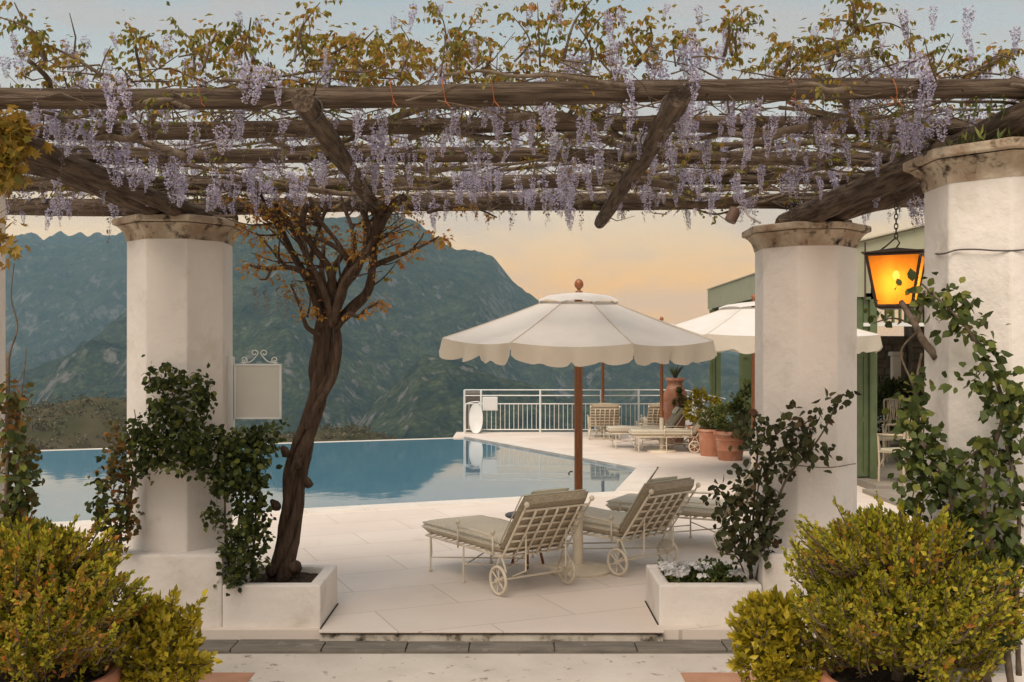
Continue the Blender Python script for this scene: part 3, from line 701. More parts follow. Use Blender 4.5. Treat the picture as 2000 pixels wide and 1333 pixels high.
# upright shoots above the front, (px, py) foot -> tip, distance
shoots = []
def shoot(a, b, r=.007, bend=.08, name='shoot'):
    a, b = Vector(a), Vector(b); m = (a + b)/2 + Vector((random.uniform(-bend, bend), random.uniform(-bend, bend), random.uniform(0, bend*.6)))
    q = spline([a, m, b], 12)
    MB().tube(q, list(np.linspace(r, r*.3, 12)), 5).build(name, M['vine'], wis, smooth=True); shoots.append(q)
for fx, fy, tx, ty, Y in ((200,148,85,85,4.6),(90,120,28,5,4.6),(90,120,2,35,4.6),(275,140,300,70,4.7),(380,140,350,60,4.7),(395,140,430,60,4.6),(300,130,262,60,4.9),
        (490,140,470,40,4.6),(495,120,490,35,4.6),(560,130,600,20,4.7),(575,120,625,5,4.6),(600,130,690,75,4.8),(700,150,730,60,4.8),(780,150,780,50,4.7),(860,150,850,5,4.6),(885,150,935,30,4.6),
        (880,140,905,40,4.8),(945,150,935,70,4.9),(1005,120,1000,30,4.6),(1055,130,1050,5,4.6),(1060,110,1095,-5,4.6),(1100,120,1160,-5,4.7),(1120,110,1195,15,4.8),(1200,150,1190,50,4.8),
        (1280,140,1250,55,4.8),(1240,130,1262,35,4.8),(1320,130,1330,60,4.7),(1415,110,1408,35,4.6),(1430,110,1460,15,4.7),(1440,120,1480,45,4.7),(1530,150,1550,80,4.7),(1545,140,1600,90,4.8),
        (1620,140,1675,55,4.6),(1672,60,1655,-5,4.6),(1672,60,1690,5,4.6),(1660,80,1615,40,4.6),(1640,110,1612,75,4.6),(1672,60,1800,80,4.7),(1700,140,1740,90,4.8),(1750,140,1830,100,4.8),(1830,145,1880,110,4.8),
        (1880,150,1975,95,4.6),(1900,150,1935,115,4.9),(30,150,60,100,5.0),(640,150,650,60,5.0),(1150,150,1120,40,5.1)):
    shoot(P(fx, fy, Y), P(tx, ty, Y + random.uniform(-.1, .15)), random.uniform(.005, .010))
for i in range(50):
    x = random.uniform(-3.6, 3.6); y = random.uniform(4.9, 7.6); z = 3.05
    shoot((x, y, z), (x + random.uniform(-.25, .25), y + random.uniform(-.2, .2), z + random.uniform(.12, .36)), .006)
# compound leaves
gl, gg, rl = LC(), LC(), LC()
def compound(lc, p, d, n=5, ln=.13, sz=.036):
    """one pinnate leaf: leaflets in pairs along a drooping stalk"""
    d = np.array(d, float); d /= np.linalg.norm(d) + 1e-9
    side = np.cross(d, [0, 0, 1.0]); side /= np.linalg.norm(side) + 1e-9
    pos, di = [], []
    for k in range(n):
        u = (k + .6)/n; q = np.array(p) + d*ln*u + np.array((0, 0, -.045*u*u))
        for s in (-1, 1):
            pos.append(q); di.append(d*.35 + s*side*.5 + np.array((0, 0, -.95)) + rng.normal(size=3)*.28)
    pos.append(np.array(p) + d*ln); di.append(d + np.array((0, 0, -.4)))
    lc.leaves(pos, di, sz*rng.uniform(.75, 1.2, len(pos)), LEAF4, nrm=np.array([(0, 0, 1.0)]*len(pos)) + rng.normal(size=(len(pos), 3))*.5)
for q in shoots:
    front = q[0][1] < 5.3
    for i in range(3, 12):
        if random.random() < (.92 if front else .6):
            a = random.uniform(0, 6.28)
            compound(gl if random.random() < .7 else gg, q[i], (math.cos(a), math.sin(a)*.7, random.uniform(-.2, .7)), random.randint(3, 5), random.uniform(.08, .14), random.uniform(.028, .040))
for q in vines:
    for i in range(len(q)):
        if random.random() < .36:
            a = random.uniform(0, 6.28)
            compound(gg if random.random() < .6 else gl, q[i] + np.array((0, 0, random.uniform(-.03, .07))), (math.cos(a), math.sin(a), random.uniform(-.4, .7)), random.randint(3, 5), random.uniform(.07, .13), random.uniform(.022, .034))
for x0, x1, n in ((-4, 4, 330),):
    for i in range(n):
        x = random.uniform(x0, x1); y = random.uniform(4.5, 7.7); a = random.uniform(0, 6.28)
        compound(gg if random.random() < .5 else gl, (x, y, random.uniform(2.98, 3.30)), (math.cos(a), math.sin(a), random.uniform(-.3, .6)), 4, .11, .03)
# denser golden growth around the middle of the front
for i in range(330):
    px = random.uniform(20, 1980) if i % 3 == 0 else random.choice((random.gauss(880, 70), random.gauss(760, 60), random.gauss(1080, 60), random.gauss(340, 50), random.gauss(720, 40), random.gauss(1560, 60)))
    py = random.uniform(75, 165); a = random.uniform(0, 6.28)
    compound(gl, P(px, py, random.uniform(4.6, 5.3)), (math.cos(a), math.sin(a), random.uniform(-.1, .7)), 4, .10, .036)
for q in B:                                   # bronze leaves on the trunk's side branches
    n = len(q)
    for i in range(n//3, n):
        for _ in range(2 if n > 12 else 2):
            if random.random() < .22:
                a = random.uniform(0, 6.28); compound(rl if random.random() < .8 else gl, q[i], (math.cos(a), math.sin(a)*.6, random.uniform(-.3, .8)), random.randint(2, 4), random.uniform(.06, .11), random.uniform(.026, .038))
for px, py, s in ((470+60,470,30),(480+30,520,25),(700,470,30),(660,480,26),(790,490,28),(850,465,20),(735,595,10),(615,615,12),(640,455,26),(690,490,20)):
    for i in range(9):
        a = random.uniform(0, 6.28); compound(rl, P(random.gauss(px, s*.6), random.gauss(py, s*.5), random.uniform(6.9, 7.2)), (math.cos(a), math.sin(a), random.uniform(-.2, .7)), 3, .08, .034)
for lc, m in ((gl, 'gold_leaf'), (gg, 'green_gold'), (rl, 'red_leaf')): lc.build('foliage', M[m], wis, WB)
# racemes
def raceme_arrays(n=92, seed=0, full=1.0):
    r_ = np.random.default_rng(seed); t = np.sort(r_.random(n)) ** .85
    prof = .155 * np.clip(np.minimum(1.0, .35 + t*5) * (1 - t*.93) ** .65, .02, 1) * full
    a = r_.uniform(0, 2*np.pi, n); rr = prof * np.sqrt(r_.uniform(.25, 1, n))
    pos = np.stack([rr*np.cos(a), rr*np.sin(a), -t], -1)
    out = np.stack([np.cos(a), np.sin(a), r_.uniform(-.7, .5, n)], -1) + r_.normal(size=(n, 3))*.35
    sz = (.088 - .05*t) * r_.uniform(.8, 1.25, n)
    tm = (np.array([(0,0,0),(-.42,.5,.16),(0,1,-.08),(.42,.5,.16)]), LEAF4[1])
    V1, T1 = leaf_arrays(pos, out, sz, tm, nrm=r_.normal(size=(n, 3)))
    V2, T2 = leaf_arrays(pos, out + r_.normal(size=(n, 3))*.7, sz*.85, tm, nrm=r_.normal(size=(n, 3)))
    s = np.array([(-.006,0,.12),(.006,0,.12),(.004,0,-.97),(-.004,0,-.97)]); s2 = s[:, [1, 0, 2]]
    V = np.concatenate([V1, V2, s, s2]); b = len(V1) + len(V2)
    T = np.concatenate([T1, T2 + len(V1), [(b,b+1,b+2),(b,b+2,b+3),(b+4,b+5,b+6),(b+4,b+6,b+7)]])
    return V, T
RA = [raceme_arrays(135 + 10*k, 100 + k, (.8, 1.0, 1.25, .9, 1.4, 1.1)[k]) for k in range(6)]
SP = [raceme_arrays(34, 200 + k, .55) for k in range(2)]
RM = [tri_mesh('flower_cluster', *ra) for ra in RA]
for me in RM: me.materials.append(M['petal'])
spots = []
# hand-placed clusters of the front row: top (px, py, Y, length)
hand = [(225,165,4.46,.30),(240,150,4.44,.24),(200,190,4.6,.26),(205,150,4.5,.22),(490,120,4.5,.26),(520,130,4.46,.25),(540,140,4.5,.22),(470,115,4.55,.24),(150,230,5.0,.28),(165,250,5.2,.30),(60,205,4.8,.25),(90,200,4.8,.28),(110,205,5.0,.25),
        (560,225,5.1,.20),(215,285,5.6,.30),(245,290,5.6,.30),(265,310,5.8,.28),(480,320,6.2,.34),(500,345,6.6,.35),(555,300,6.0,.3),(590,340,6.4,.3),(960,200,4.7,.25),(975,205,4.8,.22),(740,240,5.2,.3),(750,270,5.5,.3),
        (1060,350,6.8,.30),(1095,340,6.8,.34),(1110,360,7.0,.38),(1080,360,7.1,.34),(1120,350,7.2,.36),(1010,345,6.7,.26),(890,340,6.6,.28),(910,330,6.5,.26),(950,330,6.4,.26),(1260,360,6.9,.3),(1170,300,5.9,.25),
        (1210,110,4.6,.28),(1225,130,4.5,.22),(1345,60,4.7,.26),(1360,80,4.6,.30),(1380,90,4.7,.24),(1330,90,4.8,.2),(1405,90,4.8,.24),(1500,120,4.7,.24),(1790,105,4.6,.28),(1810,130,4.5,.26),(1760,120,4.7,.24),(1825,150,4.5,.18),(1770,210,4.8,.30),(1795,220,4.8,.26),(1780,230,4.9,.3),(1760,225,5.0,.3),(1805,235,5.0,.22),
        (1370,260,5.4,.28),(1545,230,5.2,.26),(1560,240,5.3,.3),(1350,235,5.2,.22),(1440,340,6.2,.22),(1285,120,4.7,.26),(640,110,4.8,.24),(690,115,4.9,.24),(795,105,4.9,.22),(830,120,5.0,.2),(1700,400,6.9,.15),(1785,385,6.0,.26),(860,130,4.9,.22),(1140,95,4.9,.22),
        (570,335,6.3,.30),(760,330,6.4,.32),(730,310,6.1,.3),(330,330,6.3,.3),(360,345,6.6,.3),(420,330,6.3,.3),(290,340,6.6,.3)]
for px, py, Y, ln in hand: p = P(px, py, Y); spots.append((p, ln*.72))
while len(spots) < 290 + 860:
    y = 4.48 + 3.35 * random.random() ** .9
    x = random.uniform(-1, 1) * min(4.2, y*.55)
    if fbm(np.array([x*1.6+40]), np.array([y*1.6+9]), 2)[0] < .33: continue
    up = random.random()
    z = random.uniform(2.96, 3.14) if up < .36 else random.uniform(3.12, 3.50 if y < 5.8 else 3.26)
    spots.append((Vector((x, y, z)), random.uniform(.09, .19) * (.8 if up > .62 else 1)))
rest, bud = LC(), LC()
for i, (p, ln) in enumerate(spots):
    rz = random.uniform(0, 6.28); tx, ty = random.gauss(0, .16), random.gauss(0, .16)
    if i < 290:
        o = put('flower_cluster', RM[i % 6], None, wis, p - Vector(WB), (tx, ty, rz)); w = random.uniform(.85, 1.2); o.scale = (ln*w, ln*w, ln)
    else:
        V, T = RA[i % 6]; w = random.uniform(.85, 1.2); mt = np.array(Euler((tx, ty, rz)).to_matrix())
        rest.add((V*np.array((ln*w, ln*w, ln))) @ mt.T + np.array(p), T)
rest.build('flower_mass', M['petal'], wis, WB)
for i in range(300):                          # thin, mostly dropped racemes
    y = random.uniform(4.45, 7.8); x = random.uniform(-1, 1)*min(4.2, y*.55); ln = random.uniform(.12, .26); V, T = SP[i % 2]
    if i < 26: p = P(random.uniform(850, 1300) if i % 2 else random.uniform(100, 560), random.uniform(375, 395), random.uniform(7.3, 7.8)); ln = random.uniform(.12, .22)
    else: p = (x, y, random.uniform(2.93, 3.3))
    bud.add((V*ln) @ np.array(Euler((random.gauss(0,.15), random.gauss(0,.15), random.uniform(0,6))).to_matrix()).T + np.array(p), T)
for px, py, Y in ((1135,760/2+18,7.1),(520,565,6.85),(545,560,6.85),(575,545,6.95),(560,570,6.85),(590,560,6.95),(500,560,6.85)):
    V, T = SP[0]; bud.add(V*.2 + np.array(P(px, py, Y)), T)
bud.build('spent_racemes', M['bud'], wis, WB)
# fine bare twigs all through the canopy
tw = MB()
for i in range(1300):
    y = random.uniform(4.45, 7.8); x = random.uniform(-1, 1)*min(4.2, y*.56); z = random.uniform(2.95, 3.22)
    a = random.uniform(0, 6.28); l = random.uniform(.12, .42); d = Vector((math.cos(a), math.sin(a)*.7, random.uniform(-.35, .55)))
    p = Vector((x, y, z)); tw.tube([p, p + d*l*.5 + Vector((0, 0, random.uniform(-.03, .05))), p + d*l + Vector((random.uniform(-.06, .06), 0, random.uniform(-.05, .08)))], [.0045, .0035, .0015], 4, cap=False)
o = tw.build('twigs', M['vine'], wis); o['kind'] = 'stuff'

# ------------------------------------------------------------------ loungers
def make_lounger():
    """foot at x=0, back hinge at x=1.2, width along y"""
    r = empty('sun_lounger')
    w = .315; zf = .300; I = M['iron']
    MB().tube([(.02,-w+.1,zf),(.06,-w,zf),(1.22,-w,zf),(1.22,w,zf),(.06,w,zf),(.02,w-.1,zf),(-.02,0,zf),(.02,-w+.1,zf)], .010, 6).build('seat_frame', I, r, smooth=True)
    for i in range(13):
        x = .10 + i*.088
        MB().box(x-.013, x+.013, -w-.006, w+.006, zf+.008, zf+.014).build('slat', I, r)
    for x in (.13, .66):
        for s in (-1, 1):
            MB().tube([(x, s*w, zf), (x, s*w, .012)], .009, 6).lathe([(.018, 0), (.018, .012)], 8, (x, s*w, 0)).build('leg', I, r)
    for s in (-1, 1):
        MB().tube([(-.0, s*(w-.08), zf-.01), (.01, s*(w-.08), .2), (.05, s*(w-.06), .13), (.13, s*w, .10)], .006, 5).build('foot_curve', I, r, smooth=True)
    MB().tube([(.13,-w,.12),(.66,w,.125)], .006, 5).build('cross_stretcher', I, r); MB().tube([(.13,w,.13),(.66,-w,.135)], .006, 5).build('cross_stretcher', I, r)
    MB().tube([(.66,-w,.15),(1.17,w,.15)], .006, 5).build('cross_stretcher', I, r); MB().tube([(.66,w,.16),(1.17,-w,.16)], .006, 5).build('cross_stretcher', I, r)
    # wheels and axle
    MB().tube([(1.19,-w-.03,.115),(1.19,w+.03,.115)], .009, 6).build('axle', I, r)
    for s in (-1, 1):
        wl = empty('wheel'); wl.parent = r; wl.location = (1.19, s*(w+.02), .115)
        MB().tube([(.105*math.cos(a), 0, .105*math.sin(a)) for a in np.linspace(0, 6.2832, 29)], .0125, 8, cap=False).build('tyre', I, wl, smooth=True)
        for k in range(3):
            a = k*math.pi/3 + .4
            MB().tube([(.1*math.cos(a),0,.1*math.sin(a)),(-.1*math.cos(a),0,-.1*math.sin(a))], .006, 5).build('spoke', I, wl)
        MB().tube([(0,-.022,0),(0,.022,0)], .018, 10).build('hub', I, wl)
        MB().tube([(1.19, s*w, .115),(1.13, s*w, .20),(1.19, s*w, zf)], .008, 6).build('wheel_bracket', I, r); MB().tube([(1.19, s*w, .115),(1.27, s*w, .19),(1.21, s*w, zf)], .008, 6).build('wheel_bracket', I, r)
        # arm rest
        for x, zt in ((.62, .475), (1.13, .465)):
            MB().tube([(x, s*(w+.03), zf-.02),(x, s*(w+.03), zt)], .008, 6).lathe([(.002,-.022),(.014,-.016),(.020,0),(.014,.016),(.002,.022)], 9, (x, s*(w+.03), zt+.018)).build('arm_post', I, r, smooth=True)
        MB().tube([(.62, s*(w+.03), .455),(.88, s*(w+.035), .460),(1.13, s*(w+.03), .450)], .011, 7).build('arm_rest', I, r, smooth=True)
    # tilted back
    th = R(54); bx = lambda u: 1.22 + u*math.cos(th); bz = lambda u: zf + u*math.sin(th)
    bl = .48
    bk = MB()
    MB().tube([(bx(0),-w,bz(0)),(bx(bl),-w,bz(bl)),(bx(bl),w,bz(bl)),(bx(0),w,bz(0)),(bx(0),-w,bz(0))], .010, 6).build('back_frame', I, r)
    for k in range(1, 6):
        u = bl*k/6
        MB().tube([(bx(u),-w,bz(u)),(bx(u),w,bz(u))], .0100, 6).build('lattice_bar', I, r, smooth=True)
    for k in range(1, 6):
        y = -w + 2*w*k/6
        MB().tube([(bx(0)+.012,y,bz(0)-.006),(bx(bl)+.012,y,bz(bl)-.006)], .0100, 6).build('lattice_bar', I, r, smooth=True)
    for s in (-1, 1):
        MB().tube([(bx(bl),s*w,bz(bl)),(bx(bl+.05),s*w,bz(bl+.05))], .007, 6).lathe([(.002,-.024),(.016,-.016),(.022,0),(.016,.016),(.002,.024)], 10, (bx(bl+.065),s*w,bz(bl+.065))).build('finial', I, r, smooth=True)
        MB().tube([(bx(.25),s*(w-.12),bz(.25)),(1.36,s*(w-.12),.20),(1.19,s*(w-.12),.13)], .007, 5).build('back_prop', I, r)
    # cushions
    def pad(L, th_, hw, nx=26, ny=14, puff=.012, seed=0):
        top, bot = [], []
        for i in range(nx+1):
            for j in range(ny+1):
                u, v = i/nx, j/ny
                ex = min(u, 1-u)*L; ey = min(v, 1-v)*2*hw; e = min(ex, ey)
                rnd = math.sqrt(max(0, 1 - max(0, 1 - e/.03)**2))
                wv = puff*(math.sin(u*3.14)*math.sin(v*3.14)) + .004*math.sin(u*17+seed)*math.sin(v*5+seed)
                x, y = u*L, -hw + 2*hw*v
                top.append((x, y, th_*.5 + th_*.5*rnd + wv*rnd)); bot.append((x, y, th_*.5 - th_*.5*rnd))
        n = len(top); st = ny+1; fs = []
        for i in range(nx):
            for j in range(ny):
                a = i*st+j; fs += [(a, a+st, a+st+1, a+1), (n+a, n+a+1, n+a+st+1, n+a+st)]
        mb = MB().add(top + bot, fs)
        return mb
    def rim(mb, L, hw, z):       # piping
        MB().tube([(.01,-hw+.01,z),(L-.01,-hw+.01,z),(L-.01,hw-.01,z),(.01,hw-.01,z),(.01,-hw+.01,z)], .006, 5).build('piping', M['pillow'], mb)
    sc = pad(1.22, .105, w+.005); s_ = sc.build('seat_cushion', M['cushion'], r, smooth=55, loc=(-.02, 0, zf+.014)); rim(s_, 1.22, w+.005, .088)
    bc = pad(.535, .10, w+.002, seed=2)
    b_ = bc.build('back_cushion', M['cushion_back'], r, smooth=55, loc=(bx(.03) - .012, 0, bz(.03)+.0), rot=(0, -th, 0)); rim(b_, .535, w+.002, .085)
    pl = pad(.17, .05, w*.58, 10, 10, .01); p_ = pl.build('head_pillow', M['pillow'], r, smooth=55, loc=(bx(.37)-.092, 0, bz(.37)+.066), rot=(0, -th, 0))
    return r
lg = make_lounger()
def place_lounger(o, near_wheel, ang, label):
    """ground point of the wheel on the -y side and the heading of foot -> head"""
    a = R(ang); d = Vector((math.cos(a), math.sin(a), 0)); s = Vector((-math.sin(a), math.cos(a), 0))
    p = Vector((*GP(*near_wheel), 0)) - d*1.19 + s*.335
    o.location = (p.x, p.y, .004); o.rotation_euler = (0, 0, a); tag(o, label, 'sun lounger', 'cream iron sun loungers on the pool deck')
    o['kind'] = 'thing'; return o
protos = [copy_tree(lg) for _ in range(6)]
place_lounger(lg, (-.108, 7.86), -54.8, 'cream iron lounger with lattice back left of the umbrella pole, beside the dark topped table')
place_lounger(protos[0], (.898, 8.59), -47.4, 'cream iron lounger with lattice back just right of the near umbrella base')
place_lounger(protos[1], (2.03, 9.62), -27.0, 'cream iron lounger whose back is hidden by the dark rose bush')
place_lounger(protos[2], (3.72, 20.55), -1.0, 'cream lounger seen side on, directly in front of the terracotta pots')
place_lounger(protos[3], (3.36, 21.55), 0.0, 'cream lounger seen side on, behind another lounger and before the urn')
place_lounger(protos[4], (1.86, 24.3), -92.0, 'cream lounger with its lattice back turned, left of the far side table')
place_lounger(protos[5], (3.22, 24.3), -89.0, 'cream lounger with its lattice back turned, between the far side table and the urn')

# ------------------------------------------------------------------ umbrellas
def make_umbrella(name_loc, Rr, zr, za, rot, tilt, base, label, cat_group='cream scalloped umbrellas', lobes=4, tiltx=0.0):
    r = empty('umbrella', (*GP(*name_loc), 0)); tag(r, label, 'umbrella', cat_group)
    top = empty('canopy'); top.parent = r; top.location = (0, 0, zr); top.rotation_euler = (tilt, tiltx, 0)
    ro = .30*Rr/1.2; h = za - zr; zo = h*.80
    n = 8; nu, nv = 14, 9
    def pt(a0, a1, u, v):     # u across panel, v 0 top .. 1 rim
        p0 = Vector((math.cos(a0), math.sin(a0), 0)); p1 = Vector((math.cos(a1), math.sin(a1), 0))
        q = p0.lerp(p1, u); rad = ro + (Rr-ro)*v
        s = 4*u*(1-u)
        z = zo*(1-v) - .007*math.sin(v*math.pi)*Rr - s*v*.030 - .010*s*math.sin(v*math.pi)
        q = q*rad*(1 - .02*s*v); q.z = z; return q
    for k in range(n):
        a0 = rot + k*2*math.pi/n; a1 = a0 + 2*math.pi/n
        vs = [pt(a0, a1, i/nu, j/nv) for j in range(nv+1) for i in range(nu+1)]
        fs = [(j*(nu+1)+i, j*(nu+1)+i+1, (j+1)*(nu+1)+i+1, (j+1)*(nu+1)+i) for j in range(nv) for i in range(nu)]
        pn = MB().add(vs, fs).build('canopy_panel', M['canvas'], top, smooth=True)
        nu2 = 30; vs = []; ph = random.uniform(0, 6)
        for j in range(5):
            for i in range(nu2+1):
                u = i/nu2; q = pt(a0, a1, u, 1.0); out = Vector((q.x, q.y, 0)).normalized()
                sca = abs(math.sin(u*lobes*math.pi)) ** .5
                ln = (.105 + .050*sca + .010*math.sin(u*9 + ph) + .006*math.sin(u*23 + 2*ph))*Rr/1.2
                d = j/4
                wav = (.016*math.sin(u*lobes*math.pi*1.5 + ph) + .014*math.sin(u*19 + ph*2) + .007*math.sin(u*41 + ph))*d - (.025*d if abs(u-.5) < .03 else 0)
                q = q + out*(.004 + .012*d + wav); q.z -= ln*d
                vs.append(q)
        fs = [(j*(nu2+1)+i, j*(nu2+1)+i+1, (j+1)*(nu2+1)+i+1, (j+1)*(nu2+1)+i) for j in range(4) for i in range(nu2)]
        MB().add(vs, fs).build('valance', M['canvas_edge'], pn, smooth=True)
        q0, q1 = pt(a0, a1, 0, 0), pt(a0, a1, 0, 1)
        rb = MB().tube([pt(a0, a1, 0, v) + Vector((0,0,-.024)) for v in np.linspace(0, .985, 8)], .010, 6).build('rib', M['teak'], top)
        MB().tube([pt(a0, a1, 0, v) + Vector((0,0,.002)) for v in np.linspace(0, 1, 8)], .0045, 5).build('seam', M['canvas_edge'], pn)
        m_ = pt(a0, a1, 0, .5)
        MB().tube([m_ + Vector((0,0,-.03)), (0, 0, -.12)], .008, 6).build('strut', M['teak'], rb)
        # vent cap panel
        rc = ro*1.22; c0 = Vector((math.cos(a0), math.sin(a0), 0)); c1 = Vector((math.cos(a1), math.sin(a1), 0))
        vs = []
        for j in range(5):
            for i in range(9):
                u = i/8; v = j/4; q = c0.lerp(c1, u)*(.04 + (rc-.04)*v); q.z = h - (h-zo-.02)*v**1.15 + .02*4*u*(1-u)*v - (.022*v if j == 4 else 0); vs.append(q)
        MB().add(vs, [(j*9+i, j*9+i+1, (j+1)*9+i+1, (j+1)*9+i) for j in range(4) for i in range(8)]).build('vent_panel', M['canvas'], top, smooth=True)
        MB().tube([c0*rc*.98 + Vector((0,0,zo+.005)), q0 + (q1-q0)*.06 + Vector((0,0,.004))], .007, 5).build('vent_strap', M['canvas'], top)
    MB().lathe([(.03,-.005),(.032,.01),(.012,.018),(.018,.03),(.036,.05),(.040,.07),(.034,.095),(.018,.112),(.003,.118)], 14, (0,0,h)).build('finial', M['teak'], top, smooth=True)
    MB().lathe([(.045,-.16),(.048,-.10),(.07,-.09),(.07,-.06),(.03,-.05)], 14).build('hub', M['teak'], top, smooth=40)
    MB().tube([(0,0,.62),(0,0,zr+h*.9)], .036*Rr/1.2 if Rr < 1.25 else .036, 14).build('pole', M['teak'], r, smooth=40)
    MB().tube([(-.05,0,.86),(-.07,.01,.86),(-.085,.0,.845),(-.08,-.01,.83)], .006, 6).build('pole_pin', M['dark_metal'], r)
    MB().tube([(0,0,.02),(0,0,.66)], .041, 14).build('stand_tube', M['iron'], r, smooth=40)
    MB().lathe([(base,0),(base,.02),(base*.96,.032),(.10,.040),(.055,.06),(.045,.06)], 40).build('base_plate', M['iron'], r, smooth=35)
    return r
R12 = R(-90 + 12 + 4)
make_umbrella((.580, 8.80), 1.195, 2.02, 2.405, R12, R(3.4), .28, 'large cream umbrella with scalloped edge standing between the two near loungers', tiltx=R(.3))
make_umbrella((2.23, 24.75), 1.20, 2.02, 2.40, R(10), 0, .28, 'far umbrella pole and canopy rising by the far side table')
make_umbrella((3.10, 20.9), 1.15, 2.08, 2.50, R(30), 0, .28, 'cream umbrella behind the side-on loungers, its small wooden finial showing')
make_umbrella((3.74, 15.6), 1.80, 2.15, 2.66, R(12), 0, .30, 'cream umbrella half hidden by the pillar in front of the green veranda')

# ------------------------------------------------------------------ tables
def table(loc, rt, zt, topm, legm, label, ang=0.0):
    r = empty('side_table', (*GP(*loc), .002), ang); tag(r, label, 'side table', 'small round side tables')
    MB().lathe([(rt-.006, zt-.022), (rt, zt-.016), (rt, zt-.004), (rt-.006, zt)], 32).build('table_top', topm, r, smooth=35)
    for k in range(3):
        a = k*2.0944 + .5
        MB().tube([(rt*.35*math.cos(a), rt*.35*math.sin(a), zt-.02), (rt*.5*math.cos(a), rt*.5*math.sin(a), zt*.5), (rt*.8*math.cos(a), rt*.8*math.sin(a), 0)], .013, 7).build('leg', legm, r, smooth=True)
    MB().tube([(rt*.55*math.cos(a), rt*.55*math.sin(a), zt*.4) for a in np.linspace(0, 6.2832, 21)], .007, 5, cap=False).build('ring', legm, r, smooth=True)
table((.14, 9.05), .20, .455, M['dark_top'], M['teak'], 'small dark topped side table behind the back of the left near lounger')
table((2.22, 24.5), .26, .50, M['iron'], M['iron'], 'small cream side table between the two far loungers')

# ------------------------------------------------------------------ railing
rl_ = wroot('railing', (1.6, 24.28, 0)); tag(rl_, 'white metal railing with balusters along the far deck edge', 'railing')
YR = 24.28; X0, X1 = -1.145, 4.14
W = M['white_metal']
def rail(a, b, r, name): MB().tube([a, b], r, 6).build(name, W, rl_)
Z1, Z2, Z3, Z4 = 1.035, .90, .70, .08
for z in (Z1, Z2, Z3, Z4): rail((X0, YR, z), (X1, YR, z), .022 if z > 1.1 else .015, 'rail')
xs = [X0, X0 + .40, .68, 2.14, 3.05, X1]
for x in xs: rail((x, YR, 0), (x, YR, Z1), .026, 'post')
x = X0 + .11
while x < X1 - .03:
    if min(abs(x - p) for p in xs) > .04: rail((x, YR, Z4), (x, YR, Z3), .008, 'baluster')
    x += .108
# return towards the veranda
Xb, Yb = GP(4.35, 20.6)
for z in (Z1, Z2, Z3, Z4): rail((X1, YR - .05, z), (Xb, Yb, z), .02 if z > 1.1 else .014, 'rail')
for k in range(1, 46):
    u = k/46; xx, yy = X1 + (Xb-X1)*u, YR - .05 + (Yb-YR)*u
    if k % 12 == 0: rail((xx, yy, 0), (xx, yy, Z1), .024, 'post')
    else: rail((xx, yy, Z4), (xx, yy, Z3), .008, 'baluster')
# white oval float leaning on the rail, sign box, dark box behind
fl = MB()
n = 28
o_ = [( .165*math.copysign(abs(math.cos(a))**.9, math.cos(a)), .36*math.copysign(abs(math.sin(a))**.9, math.sin(a))) for a in np.linspace(0, 2*math.pi, n, endpoint=False)]
vs = []
for d, s in ((-.02, .93), (-.03, 1), (.03, 1), (.02, .93)): vs += [(a*s, d, b*s) for a, b in o_]
fs = [(j*n+i, j*n+(i+1) % n, (j+1)*n+(i+1) % n, (j+1)*n+i) for j in range(3) for i in range(n)] + [tuple(range(n))[::-1], tuple(range(3*n, 4*n))]
f_ = fl.add(vs, fs).build('float_board', W, None, smooth=40, loc=(*GP(-.945, 26.42), .36), rot=(R(-8), 0, 0)); tag(f_, 'white oval board leaning against the end of the railing', 'board')
nb = wroot('notice_box', (-.58, 26.63, .6)); tag(nb, 'small white square notice box fixed to the railing', 'notice box')
MB().box(-.76, -.40, 26.60, 26.66, .54, .87).build('panel', W, nb, bevel=.01)
MB().box(-.735, -.425, 26.592, 26.602, .565, .845).build('face', surf('notice_face', (.70,.68,.66), (.62,.60,.58), scale=30, rough=.6), nb)
MB().lathe([(.012,0),(.012,.02)], 10).build('knob', M['dark_metal'], nb, loc=(0, -.04, .11), rot=(R(90), 0, 0))
sb = wroot('storage_box', (-1.02, 27.2, 0)); tag(sb, 'weathered dark storage box behind the railing gate', 'box')
MB().box(-1.22, -.84, 27.05, 27.35, -.2, .92).build('body', surf('dark_box', (.14,.12,.10), (.09,.08,.07), rough=.8), sb, bevel=.01)
MB().box(-1.24, -.82, 27.03, 27.37, .925, .98).build('lid', surf('dark_lid', (.20,.18,.15), rough=.7), sb, bevel=.01)
# towel rail beside the gate: bent tube
shift(nb, -.58, 26.63); shift(sb, -1.02, 27.2)
tr_ = MB().tube(spline([(-1.20,26.45,0),(-1.20,26.45,.6),(-1.15,26.45,.72),(-.9,26.45,.76),(-.86,26.45,.7)], 20), .014, 7).build('hand_hoop', W, None, smooth=True); tag(tr_, 'bent white tube hoop at the railing gate', 'hand hoop'); shift(tr_, -1.0, 26.45)

